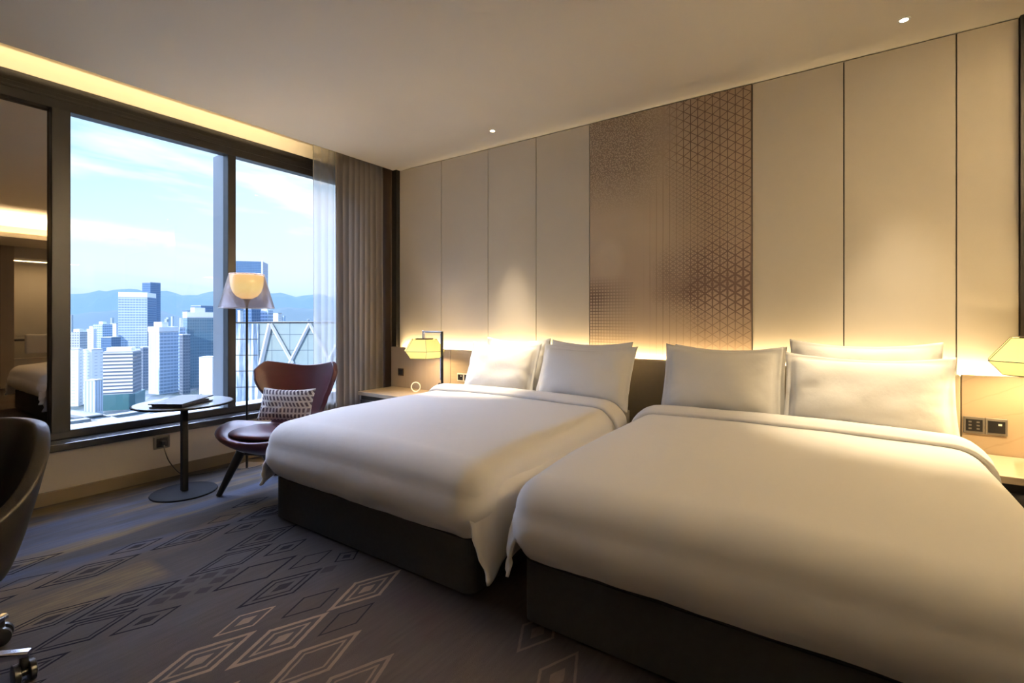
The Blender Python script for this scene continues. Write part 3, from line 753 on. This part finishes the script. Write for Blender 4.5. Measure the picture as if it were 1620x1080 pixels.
# ------------------------------------------------------------------ floor lamp
fl = empty('floor_lamp', (-4.065, 2.07, 0), 0, 'tall floor lamp with clear smoked cone shade over a glowing bowl', 'lamp')
bm = bmesh.new(); lathe(bm, [(0, 0), (.130, 0), (.130, .010), (.05, .018), (.014, .026), (0, .026)], 48); link('base', bm, M['chrome'], fl, True, auto=40)
bm = bmesh.new(); lathe(bm, [(0, .026), (.010, .026), (.0085, 1.28), (.012, 1.32), (.024, 1.352), (.034, 1.362), (0, 1.362)], 24); link('pole', bm, M['black'], fl, True, auto=50)
bm = bmesh.new()
prof = [(0, 1.362), (.04, 1.364), (.078, 1.385), (.105, 1.42), (.119, 1.465), (.124, 1.515), (.125, 1.555)]
prof2 = [(r-.004 if r > .01 else 0, z_+.004) for r, z_ in prof][::-1]
lathe(bm, prof+prof2, 48); link('bowl', bm, M['opal'], fl, True)
bm = bmesh.new(); lathe(bm, [(.130, 1.566), (.208, 1.285), (.206, 1.285), (.128, 1.566)], 64); link('shade', bm, M['smoke'], fl, True)
for z_, r in ((1.566, .129), (1.285, .207)):
    bm = bmesh.new(); tube(bm, [(r*cos(2*pi*i/48), r*sin(2*pi*i/48), z_) for i in range(49)], .0016, 6, False); link('shade_rim', bm, M['steel'], fl)
for a in (0, 2*pi/3, 4*pi/3):
    bm = bmesh.new(); tube(bm, [(.122*cos(a), .122*sin(a), 1.553), (.129*cos(a), .129*sin(a), 1.564)], .003, 6); link('shade_clip', bm, M['steel'], fl)
light('floor_lamp_light', 'POINT', (-4.065, 2.07, 1.53), energy=4, col=(1, .70, .34), shadow_soft_size=.05)

# ------------------------------------------------------------------ round side table and folder
st = empty('side_table', (-3.785, 1.50, 0), 0, 'round side table on a black pedestal in front of the window', 'table')
bm = bmesh.new(); lathe(bm, [(0, 0), (.198, 0), (.200, .004), (.196, .009), (.03, .013), (0, .013)], 64); link('base', bm, M['tableblack'], st, True, auto=40)
bm = bmesh.new(); bx(bm, -.019, .019, -.019, .019, .012, .607, .004); link('pedestal', bm, M['tableblack'], st)
bm = bmesh.new(); lathe(bm, [(0, .607), (.290, .607), (.298, .611), (.298, .619), (.292, .619), (0, .619)], 72); link('table_top', bm, M['tableblack'], st, True, auto=40)
bm = bmesh.new(); lathe(bm, [(0, .6192), (.289, .6192), (.289, .6215), (0, .6215)], 72); link('glass_inlay', bm, M['tableglass'], st)
fo = empty('leather_folder', (-3.70, 1.455, .6225), radians(122.6), 'dark leather folder lying open-edged on the round table', 'folder')
bm = bmesh.new(); bx(bm, -.155, .155, -.11, .11, 0, .008, .002); link('back_cover', bm, M['folder'], fo)
bm = bmesh.new(); bx(bm, -.14, .13, -.098, .104, .0085, .020, .001); link('pages', bm, plain('dark_paper_edge', (.05, .05, .06), .7), fo)
bm = bmesh.new(); bx(bm, -.16, .155, -.112, .112, 0, .008, .002)
o = link('front_cover', bm, M['folder'], fo, loc=(0, 0, .0215)); o.rotation_euler = (0, radians(-2.0), 0); o.location = (0, 0, .0275)

# ------------------------------------------------------------------ lounge chair and cushion
ch = empty('lounge_chair', (-3.33, 1.91, 0), YAW-radians(8), 'burgundy leather wing-backed lounge chair with black wooden legs by the window', 'chair')
def back_half(z):
    pts = [(.36, .185), (.44, .19), (.52, .205), (.60, .24), (.68, .29), (.74, .318), (.80, .330), (.90, .325)]
    for (a, wa), (b, wb) in zip(pts, pts[1:]):
        if z <= b: 
            s = max(0., (z-a)/(b-a)); s = s*s*(3-2*s)*.5+s*.5
            return wa+(wb-wa)*s
    return pts[-1][1]
def back_pt(u, v, off=0.):
    s = u*2-1; zt = .838+.052*abs(s)**1.6 - .075*max(0., (abs(s)-.80)/.20)**2.2
    z = .36+(zt-.36)*v
    w = back_half(z); x = w*s
    wing = .13*sstep(.25, .85, v)+.03
    y = .21 + .17*(z-.36)/.5 + .02*sin(pi*v) - wing*abs(s)**2.2 
    return Vector((x, y, z))
bm = bmesh.new(); grid(bm, 36, 30, back_pt)
o = link('backrest', bm, M['burgundy'], ch, True)
md = o.modifiers.new('thick', 'SOLIDIFY'); md.thickness = .034; md.offset = 0
md = o.modifiers.new('bev', 'BEVEL'); md.width = .012; md.segments = 3; md.limit_method = 'ANGLE'; md.angle_limit = radians(50)
# seat shell: one thick padded bowl with raised rounded sides
bm = bmesh.new()
def shell(u, v):
    a = u*2*pi; rr = max(0., sin(pi*v))**.55
    p_ = 2.7; q = 1/((abs(cos(a))**p_+abs(sin(a))**p_)**(1/p_))
    cb = q*sin(a)*rr
    x = .36*q*cos(a)*rr*(1-.26*sstep(.0, 1., cb)); y = -.035+.285*cb
    zr = .395+.062*cos(a)**2*(1-.45*sstep(.1, 1., cb)) - .012*max(0, -sin(a))
    lip = .036*sqrt(max(0., 1-rr**8))
    z = zr - lip - .085*(1-rr*rr) if v < .5 else zr + lip - .075*(1-rr*rr)
    return Vector((x, y, z))
grid(bm, 56, 40, shell, True)
bmesh.ops.remove_doubles(bm, verts=bm.verts[:], dist=.0005)
o = link('seat_shell', bm, M['burgundy'], ch, True)
bm = bmesh.new()
def cush(u, v):
    a = u*2*pi; k = v
    R_ = Vector((cos(a), sin(a))); p_ = 3.2
    rr = 1/((abs(R_.x)**p_+abs(R_.y)**p_)**(1/p_))
    lat_ = sin(k*pi); 
    x = .255*rr*R_.x*(lat_**.55); y = -.04+.235*rr*R_.y*(lat_**.55)
    z = .402 - .040*cos(k*pi)*1.0 + .012*abs(x/.255)**2 + .012*(-y/.24)
    return Vector((x, y, z))
grid(bm, 48, 16, cush, True); o = link('seat_cushion', bm, M['burgundy'], ch, True)
for sx, sy, tx, ty in ((-1, -1, .30, -.20), (1, -1, .30, -.20), (-1, 1, .19, .27), (1, 1, .19, .27)):
    bm = bmesh.new(); top_ = Vector((sx*.215, sy*.02+ty*.35, .275)); bot = Vector((sx*tx, ty, 0.0))
    tube(bm, [top_, top_*.5+bot*.5, bot], [.032, .026, .018], 16); link('leg', bm, M['legwood'], ch, True, auto=50)
bm = bmesh.new(); bx(bm, -.20, .20, -.09, .12, .248, .272, .006); link('leg_frame', bm, M['legwood'], ch)

m, t = newmat('woven_cushion_fabric'); P = t.co(); x_, y_, z_ = t.xyz(P)[:3]
sk = t.m('ADD', x_, t.m('MULTIPLY', t.m('MAXIMUM', t.m('ADD', z_, .02), 0.0), .62))
f1 = t.m('FRACT', t.m('DIVIDE', sk, .028)); f2 = t.m('FRACT', t.m('DIVIDE', t.m('ADD', z_, .3), .040))
a_ = t.ramp(f1, [(.0, 1.), (.40, 1.), (.46, 0.), (.95, 0.), (1., 1.)]); b_ = t.ramp(f2, [(.0, 1.), (.24, 1.), (.30, 0.), (.94, 0.), (1., 1.)])
k_ = t.m('MAXIMUM', a_, b_)
t.out(t.pbr(t.mix(k_, (.055, .035, .055), (.52, .49, .47)), .8, 0, t.bump(k_, .4, .002))); M['cushion'] = m
cu = pillow(0, 0, 0, .40, .23, .10, radians(20), 0, 9.9, 'small lattice-patterned cushion resting against the burgundy chair back', .006)
cu.name = 'throw_cushion'; cu['category'] = 'cushion'; cu.data.materials.clear(); cu.data.materials.append(M['cushion'])
loc = Matrix.Rotation(YAW-radians(8), 4, 'Z') @ Vector((.0, .105, 0)); cu.location = Vector((-3.33, 1.91, cu.location.z+.462))+loc; cu.rotation_euler = (0, 0, YAW-radians(8))

# ------------------------------------------------------------------ desk chair at the edge of the picture
dc = empty('office_chair', (-2.41, .185, 0), 0, 'dark brown leather swivel tub chair on a chrome star base', 'chair')
bm = bmesh.new()
def tub(u, v, ri=0.):
    dlt = -128 + 256*u; a = radians(dlt + 138)
    topz = .822 - .27*sstep(44, 120, abs(dlt))
    z = .335 + (topz-.335)*v
    r = (.20 + .125*(min(1., (z-.335)/.48))**.7)
    sq = 1/((abs(cos(a))**3.0+abs(sin(a))**3.0)**(1/3.0))
    return Vector((r*cos(a)*sq*.98, r*sin(a)*sq, z))
grid(bm, 60, 18, tub); o = link('shell', bm, M['desk_leather'], dc, True)
md = o.modifiers.new('thick', 'SOLIDIFY'); md.thickness = .045; md.offset = -1
md = o.modifiers.new('bev', 'BEVEL'); md.width = .015; md.segments = 3; md.limit_method = 'ANGLE'; md.angle_limit = radians(50)
bm = bmesh.new(); lathe(bm, [(0, .31), (.16, .31), (.215, .335), (.19, .37), (0, .37)], 40); link('seat_pan', bm, M['desk_leather'], dc, True, auto=60)
bm = bmesh.new(); bx(bm, -.19, .19, -.24, .17, .375, .47, .04, 4); link('seat_cushion', bm, M['desk_leather'], dc, True)
bm = bmesh.new(); lathe(bm, [(0, .09), (.045, .09), (.04, .13), (.026, .14), (.026, .31), (0, .31)], 24); link('gas_post', bm, M['chrome'], dc, True, auto=50)
for k in range(5):
    a = radians(90+36+72*k - 72)
    d = Vector((cos(a), sin(a), 0)); n_ = Vector((-sin(a), cos(a), 0))
    bm = bmesh.new(); secs = []
    for s, w_, zl, zh_ in ((.03, .026, .075, .125), (.15, .022, .085, .118), (.30, .014, .088, .104)):
        secs.append([bm.verts.new(d*s+n_*w_*q+Vector((0, 0, z_))) for q, z_ in ((-1, zl), (1, zl), (1, zh_-.006), (.6, zh_), (-.6, zh_), (-1, zh_-.006))])
    for A, B in zip(secs, secs[1:]):
        for i in range(6): bm.faces.new((A[i], A[(i+1) % 6], B[(i+1) % 6], B[i]))
    bm.faces.new(secs[0]); bm.faces.new(secs[-1][::-1])
    lg = link('star_leg', bm, M['chrome'], dc)
    bm = bmesh.new(); c_ = d*.285 + Vector((0, 0, .033)); ax = (n_*.6+d*.8).normalized()
    for q in (-1, 1):
        tube(bm, [c_+ax*q*.009, c_+ax*q*.012, c_+ax*q*.026, c_+ax*q*.028], [.026, .033, .033, .028], 24)
    tube(bm, [c_-ax*.010, c_+ax*.010], .012, 12)
    hd = d.cross(Vector((0, 0, 1)))
    tube(bm, [d*.285+Vector((0, 0, .05)), d*.285+Vector((0, 0, .089))], .012, 12)
    link('caster', bm, M['blackplastic'], lg, True, auto=50)

# ------------------------------------------------------------------ bathroom niche seen in the dark pane
sh = box('niche_shelf', M['nightdark'], WR+.2, WR+.5, 2.12, 3.18, .80, .83); props(sh, 'dark vanity shelf in the lit niche reflected in the dark pane', 'shelf')
bm = bmesh.new(); tube(bm, [(WR-.06, 2.12, .90), (WR-.06, 2.66, .90)], .008, 10); tube(bm, [(WR-.06, 2.14, .90), (WR+.0, 2.14, .90)], .006, 8); tube(bm, [(WR-.06, 2.64, .90), (WR+.0, 2.64, .90)], .006, 8)
bm2 = bmesh.new(); bx(bm2, WR-.002, WR+.012, 2.09, 3.19, .51, 2.25)
struct(link('window_3', bm2, M['pane']), 'glass of the niche')
o = link('towel_rail', bm, M['steel']); props(o, 'slim towel rail on the far glass, reflected in the dark pane', 'rail')
bm = bmesh.new(); grid(bm, 12, 30, lambda u, v: Vector((WR-.06 + (-.026 if v < .5 else .026)*min(1, abs(v-.5)*26), 2.22+.38*u, .926-abs(v-.5)*2*.34 + .004*sin(u*9))))
o = link('towel', bm, M['sheet'], None, True); md = o.modifiers.new('thick', 'SOLIDIFY'); md.thickness = .006; props(o, 'white towel folded over the rail, reflected in the dark pane', 'towel')

# ------------------------------------------------------------------ the city outside
GZ = -92.0
m, t = newmat('city_ground'); PW = t.pos()
rot = t.n('ShaderNodeVectorRotate'); t.l(PW, rot.inputs['Vector']); rot.inputs['Angle'].default_value = .5; rv = rot.outputs[0]
br = t.n('ShaderNodeTexBrick'); t.l(rv, br.inputs['Vector']); br.inputs['Scale'].default_value = .012; br.inputs['Mortar Size'].default_value = .035
br.inputs['Color1'].default_value = (.07, .09, .10, 1); br.inputs['Color2'].default_value = (.12, .14, .15, 1); br.inputs['Mortar'].default_value = (.20, .22, .24, 1)
gcol = t.mix(t.ramp(t.noise(PW, .012, 4), [(.42, 0.), (.55, 1.)]), br.outputs[0], (.035, .06, .05))
t.out(t.pbr(gcol, .9)); M['ground'] = m
bm = bmesh.new(); bx(bm, -16000, -30, -9000, 14000, GZ-4, GZ); struct(link('ground', bm, M['ground']), 'streets and low ground of the city')
m, t = newmat('forest_hill'); PW = t.pos()
t.out(t.pbr(t.mix(t.noise(PW, .004, 5), (.018, .032, .026), (.040, .055, .040)), .95)); M['forest'] = m
def hills(name, d, us, vs_, label, depth):
    bm = bmesh.new(); n = len(us); P0, P1, P2 = [], [], []
    for u, v in zip(us, vs_):
        p = far(u, d, v); q = far(u, d*.86); q.z = GZ; r = far(u, d*1.14); r.z = GZ
        P1.append(p); P0.append(q); P2.append(r)
    def row(a, b, s):
        return [Vector(x).lerp(y, s) + Vector((0, 0, (y.z-x.z)*.12*sin(s*pi)*sin(i*1.7+s*9))) for i, (x, y) in enumerate(zip(a, b))]
    R_ = [P0, row(P0, P1, .3), row(P0, P1, .6), row(P0, P1, .85), P1, row(P1, P2, .5), P2]
    vsx = [[bm.verts.new(p) for p in r] for r in R_]
    for A, B in zip(vsx, vsx[1:]):
        for i in range(n-1): bm.faces.new((A[i], A[i+1], B[i+1], B[i]))
    o = link(name, bm, M['forest'], None, True); o['kind'] = 'structure'; o['label'] = label; return o
def ridge(us, base):
    return us, base
U = list(range(-120, 720, 12))
def interp(pts, u):
    for (a, va), (b, vb) in zip(pts, pts[1:]):
        if u <= b:
            s = max(0, (u-a)/(b-a)); s = s*s*(3-2*s); return va+(vb-va)*s
    return pts[-1][1]
far_pts = [(-120, 488), (0, 478), (60, 472), (110, 465), (160, 461), (195, 456), (225, 460), (255, 459), (285, 466), (310, 466), (345, 461), (400, 462), (440, 464), (470, 468), (500, 466), (540, 470), (620, 478), (720, 490)]
mid_pts = [(-120, 497), (60, 494), (110, 497), (150, 493), (200, 489), (250, 490), (285, 500), (310, 507), (360, 500), (420, 489), (460, 486), (500, 489), (600, 498), (720, 500)]
hills('hills', 9500, U, [interp(far_pts, u)+1.2*sin(u*.11)+.8*sin(u*.31) for u in U], 'pale blue mountain range on the horizon', 0)
hills('hills', 4800, U, [interp(mid_pts, u)+.9*sin(u*.15+1)+.6*sin(u*.37) for u in U], 'darker wooded hill in front of the mountains', 0)

def facade(name, wall, glass, fl=3.6, bay=3.0, band=.5, vert=0., gl=.25, metal=0.):
    m, t = newmat(name); P = t.co(); x_, y_, z_ = t.xyz(P)[:3]
    f = t.m('FRACT', t.m('DIVIDE', z_, fl)); hb_ = t.m('GREATER_THAN', f, 1-band)
    h = t.m('ADD', x_, y_)
    g = t.m('FRACT', t.m('DIVIDE', h, bay)); vb_ = t.m('GREATER_THAN', g, vert)
    k = t.m('MULTIPLY', hb_, vb_)
    nrm = t.xyz(t.n('ShaderNodeNewGeometry').outputs['Normal'])[2]
    k = t.m('MULTIPLY', k, t.m('LESS_THAN', nrm, .5))
    var = t.noise(t.vec(t.m('MULTIPLY', h, .05), 0., t.m('MULTIPLY', z_, .08)), 1.0, 2)
    col = t.mix(k, wall, t.mix(var, tuple(x*.7 for x in glass), tuple(x*1.2 for x in glass)))
    t.out(t.pbr(col, t.m('SUBTRACT', .75, t.m('MULTIPLY', k, .75-gl)), t.m('MULTIPLY', k, metal))); return m
FC = dict(
    white=facade('white_slab_facade', (.80, .80, .80), (.55, .58, .62), 3.5, 6, .22, .5),
    stripe=facade('balcony_stripe_facade', (.86, .86, .86), (.13, .16, .22), 3.6, 40, .48, .0),
    light=facade('pale_curtain_wall', (.52, .62, .76), (.26, .36, .50), 4.2, 4, .6, .12, .15),
    bluegl=facade('blue_glass_facade', (.12, .20, .34), (.06, .13, .27), 4, 3.4, .75, .14, .12),
    teal=facade('teal_glass_facade', (.13, .22, .28), (.08, .16, .22), 4, 2.8, .72, .2, .15),
    rib=facade('ribbed_white_facade', (.62, .70, .80), (.36, .44, .56), 200, 3.0, .98, .55),
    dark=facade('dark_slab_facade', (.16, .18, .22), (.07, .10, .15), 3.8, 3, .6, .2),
    grey=facade('grey_block_facade', (.48, .50, .53), (.20, .24, .30), 3.6, 3.2, .5, .35))
M['roofwhite'] = plain('white_roof', (.85, .85, .85), .7)
M['roofgrey'] = plain('grey_roof', (.45, .46, .48), .8)
def shade_side(o, lx, y1, H, mat):       # shade on the right-hand side, painted as a darker facade sheet
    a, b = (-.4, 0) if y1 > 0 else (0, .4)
    box('shade_flank', FC[mat], 0, lx, a, b, 0, H, parent=o)
M['bracewhite'] = plain('brace_white', (.62, .64, .66), .6)
M['podium'] = plain('teal_podium_cladding', (.05, .16, .18), .4)
def tower(name, u0, uc, u1, vt, d, mat, label, crown=None, split=None, base=None, extra=None, group=None, cat='building'):
    """box tower whose near vertical corner is seen at uc; left side reaches u0, right side u1"""
    C_ = far(uc, d); C_.z = 0
    wl, wr = (uc-u0)*d/FPX, (u1-uc)*d/FPX
    view = Vector((C_.x, C_.y, 0)).normalized(); rg = Vector((-view.y, view.x, 0)) * -1
    # side directions: both recede from the corner
    tot = max(1e-3, wl+wr); ang = math.atan2(max(wr, .02*tot), max(wl, .02*tot)); ang = max(radians(12), min(radians(78), ang))
    dl = (-rg*cos(ang)*1.0 + view*sin(ang)); dr = (rg*sin(ang) + view*cos(ang))
    def reach(dv, u):                      # length along dv at which the far edge is seen towards u
        k = (u-810)/FPX; den = dv.dot(RGT)-k*dv.dot(FWD)
        q = (k*C_.dot(FWD)-C_.dot(RGT))/den if abs(den) > 1e-4 else 4
        return min(max(q, 3.0), 160.0)
    Ll = reach(dl, u0); Lr = reach(dr, u1)
    H = EYE + (HZ-vt)*d/FPX - GZ
    if H < 4: H = 4
    t_ = empty(name, (C_.x, C_.y, GZ), 0, label, cat, group)
    yaw = math.atan2(dr.y, dr.x); t_.rotation_euler = (0, 0, yaw)
    ly = Ll; lx = Lr                              # local x = right side, local y = left side
    sgn = 1 if (Matrix.Rotation(-yaw, 3, 'Z') @ dl).y > 0 else -1
    y0, y1 = (0, ly) if sgn > 0 else (-ly, 0)
    body = box('tower_body', mat, 0, lx, y0, y1, 0, H, parent=t_)
    if crown:
        for (ins, hh) in crown: 
            box('roof_block', M['roofwhite'], lx*ins, lx*(1-ins), y0+ly*ins, y1-ly*ins, H, H+hh, parent=t_); 
    else: box('parapet', M['roofgrey'], -.2, lx+.2, y0-.2, y1+.2, H, H+1.2, parent=t_)
    return t_, lx, y0, y1, H
tower('office_tower', 110, 124, 131, 553, 520, FC['white'], 'white slab building at the window edge, below its grey neighbour')
tower('office_tower', 131.6, 145, 163, 554, 530, FC['white'], 'wide white slab building with a dark vertical slit')
tower('apartment_tower', 133, 150, 163, 603, 465, FC['rib'], 'short ribbed pale block in front of the white slab')
o, lx, y0, y1, H = tower('apartment_tower', 163, 210, 223, 557, 505, FC['stripe'], 'balcony tower striped with dark horizontal bands')
shade_side(o, lx, y1, H, 'dark'); box('podium', M['podium'], -3, lx+3, y0-3, y1+3, 0, 16, parent=o); box('roof_block', M['roofwhite'], lx*.1, lx*.6, y0+2, y1-2, H+1.2, H+5, parent=o)
o, lx, y0, y1, H = tower('office_tower', 187, 233, 247, 471, 820, FC['light'], 'tall pale curtain-wall tower with white crown')
shade_side(o, lx, y1, H+1, 'bluegl')
box('crown', M['roofwhite'], 0, lx, y0, y1, H+1.2, H+9, parent=o)
tower('office_tower', 225, 238, 254, 447, 1050, FC['bluegl'], 'slender blue glass tower, tallest of the skyline beside the pale tower')
tower('apartment_tower', 222, 226, 238, 550, 640, FC['dark'], 'dark narrow slab at the foot of the pale tower')
tower('apartment_tower', 111, 126, 138, 525, 655, FC['grey'], 'grey apartment block above the white slabs at the window edge', [(.2, 4)])
tower('apartment_tower', 137, 148, 153, 520, 770, FC['white'], 'narrow white block beside the grey apartment block', [(.25, 4)])
tower('apartment_tower', 147, 162, 178, 513, 900, FC['light'], 'pale twin-shaft block below the wooded hill', [(.3, 5)])
tower('apartment_tower', 160, 176, 191, 534, 760, FC['bluegl'], 'low blue-glazed block in front of the pale twin-shaft block')
tower('apartment_tower', 174, 184, 189, 512, 1000, FC['white'], 'small white block partly hidden by the pale tower')
o, lx, y0, y1, H = tower('office_tower', 235, 252, 282, 526, 600, FC['rib'], 'white ribbed tower with a stepped white roof')
shade_side(o, lx, y1, H, 'light'); box('crown', M['roofwhite'], -.5, lx+.5, y0-.5, y1+.5, H+1.2, H+7, parent=o); box('roof_block', M['roofwhite'], lx*.2, lx*.55, y0+3, y1-3, H+7, H+13, parent=o)
tower('apartment_tower', 280, 284, 293, 519, 640, FC['light'], 'thin pale block behind the ribbed white tower')
tower('apartment_tower', 284, 289, 301, 530, 600, FC['dark'], 'dark narrow block between the ribbed tower and the teal one')
o, lx, y0, y1, H = tower('office_tower', 290, 296, 352, 503, 650, FC['teal'], 'broad teal glass tower with white top beside the mullion')
box('crown', M['roofwhite'], -.4, lx+.4, y0-.4, y1+.4, H+1.2, H+8, parent=o); box('roof_block', M['roofwhite'], lx*.2, lx*.5, y0, y1, H+8, H+14, parent=o)
tower('apartment_tower', 288, 297, 306, 492, 900, FC['white'], 'white block peeping out behind the teal glass tower')
tower('apartment_tower', 302, 318, 348, 484, 1000, FC['bluegl'], 'blue glass block rising behind the teal tower')
tower('apartment_tower', 315, 336, 348, 566, 560, FC['white'], 'small plain white block low beside the mullion')
o, lx, y0, y1, H = tower('office_tower', 340, 415, 424, 414, 1150, FC['bluegl'], 'very tall glass tower rising behind the floor lamp')
box('fin', M['roofwhite'], -1, 2.5, y0 if y1 <= 0 else -1, y0+3 if y1 <= 0 else 2, 0, H+3, parent=o)
bm = bmesh.new()
for k in range(-1, 2):
    pass
tower('office_tower', 376, 380, 385, 492, 560, FC['white'], 'slim white block below the floor lamp shade')
tower('office_tower', 386, 398, 412, 489, 600, FC['bluegl'], 'blue glass block beside the floor lamp pole')
tower('office_tower', 411, 424, 432, 491, 620, FC['light'], 'pale block with stepped roof behind the braced building', [(.25, 5)])
tower('office_tower', 432, 440, 446, 496, 800, FC['white'], 'small white block just above the braced building roof')
# near building with white diagonal bracing
D0 = 150.0
m, t = newmat('braced_glass_facade'); P = t.co(); x_, y_, z_ = t.xyz(P)[:3]
gx = t.m('LESS_THAN', t.m('FRACT', t.m('DIVIDE', x_, 5.4)), .03); gz = t.m('LESS_THAN', t.m('FRACT', t.m('DIVIDE', z_, 4.9)), .045)
t.out(t.pbr(t.mix(t.m('MAXIMUM', gx, gz), t.mix(t.noise(P, .12, 2), (.24, .33, .36), (.34, .43, .45)), (.12, .17, .22)), .25)); M['braceglass'] = m
a_ = far(372, D0); b_ = far(560, D0*1.02)
Lb = (Vector((b_.x, b_.y))-Vector((a_.x, a_.y))).length; ya = math.atan2(b_.y-a_.y, b_.x-a_.x)
Hb = EYE + (HZ-511)*D0/FPX - GZ
bb = empty('braced_building', (a_.x, a_.y, GZ), ya, 'near glass building with white zigzag bracing beyond the lounge chair', 'building')
box('glass_body', M['braceglass'], 0, Lb, 0, 30, 0, Hb, parent=bb)
box('roof_edge', M['dark_edge'] if 'dark_edge' in M else M['black'], -.2, Lb+.2, -.25, 30, Hb, Hb+.35, parent=bb)
def brace(u0, v0, u1, v1, w=.5):
    k = D0/FPX
    p0 = Vector(((u0-372)*k, -.55, Hb-(v0-511)*k)); p1 = Vector(((u1-372)*k, -.55, Hb-(v1-511)*k))
    bm = bmesh.new(); tube(bm, [p0, p1], w, 4); link('brace', bm, M['bracewhite'], bb)
brace(427, 512, 461, 575); brace(487, 512, 456, 575); brace(487, 512, 520, 575); brace(426, 512, 412, 575, .7); brace(412, 575, 404, 690, .7); brace(545, 512, 515, 575)
m, t = newmat('painted_reflection_glass'); P = t.co()
sn = t.noise(t.vm('MULTIPLY', P, (1.1, 1, .07)), 1.0, 4, .6)
t.out(t.pbr(t.ramp(sn, [(.38, (.10, .17, .28)), (.52, (.26, .36, .50)), (.62, (.62, .68, .74))]), .15)); M['streak'] = m  # streaky reflections painted into the base colour of the glass
box('reflective_bay', M['streak'], 0, 7.0, -.5, 0, 0, Hb-.2, parent=bb)
for zz_ in range(1, 9): box('floor_line', M['black'], 0, 7.0, -.56, -.501, Hb-zz_*4.9-.1, Hb-zz_*4.9+.1, parent=bb)
box('white_band', M['roofwhite'], 7.2, 10.2, -.3, 0, 0, Hb-14, parent=bb)
# distant low blocks
dm = [FC['white'], FC['grey'], FC['light'], FC['rib']]
random.seed(11)
for k in range(34):
    d = random.uniform(1300, 2600); u = random.uniform(104, 500); w = random.uniform(3.5, 8)
    v = random.uniform(498, 509)
    tower('distant_block', u, u+w*.5, u+w, v, d, dm[k % 4], 'small pale block far off in the hazy city', group='far-off low city blocks')
# elevated roads
def road(pts, w, label):
    bm = bmesh.new(); pts = spline([Vector((p.x, p.y, GZ+6)) for p in pts], 10); rows = []
    for i, p in enumerate(pts):
        d = (pts[min(i+1, len(pts)-1)]-pts[max(0, i-1)]).normalized(); n = Vector((-d.y, d.x, 0))
        rows.append([bm.verts.new(p+n*w*s+Vector((0, 0, h))) for s, h in ((-1, -1.5), (-1, 1), (-.96, 0), (.96, 0), (1, 1), (1, -1.5))])
    for A, B in zip(rows, rows[1:]):
        for i in range(6): bm.faces.new((A[i], A[(i+1) % 6], B[(i+1) % 6], B[i]))
    o = link('road', bm, plain('road_concrete', (.24, .26, .28), .8, nscale=.2), None); o['kind'] = 'structure'; o['label'] = label
road([far(60, 400), far(150, 430), far(235, 470), far(330, 560), far(420, 700)], 8, 'pale elevated road curving through the city')
road([far(60, 470), far(140, 440), far(200, 400), far(300, 370), far(420, 380)], 7, 'second elevated road crossing below the towers')
road([far(60, 350), far(160, 355), far(260, 420), far(350, 470)], 6, 'third elevated road nearest the hotel')
# haze over the city: thin bluish air that absorbs a little and glows with skylight
m, t = newmat('city_haze')
va = t.n('ShaderNodeVolumeAbsorption'); va.inputs['Color'].default_value = (0, 0, 0, 1); va.inputs['Density'].default_value = 1/8000
ve = t.n('ShaderNodeEmission'); ve.inputs[0].default_value = (.27, .55, 1.0, 1); ve.inputs[1].default_value = .60/8000
ad = t.n('ShaderNodeAddShader'); t.l(va.outputs[0], ad.inputs[0]); t.l(ve.outputs[0], ad.inputs[1]); t.out(None, ad.outputs[0])
hz_ = link('haze', bx(bmesh.new(), -11500, -60, -8500, 13500, GZ-2, 420), m); props(hz_, 'thin blue haze over the distant city', 'haze', kind='stuff')
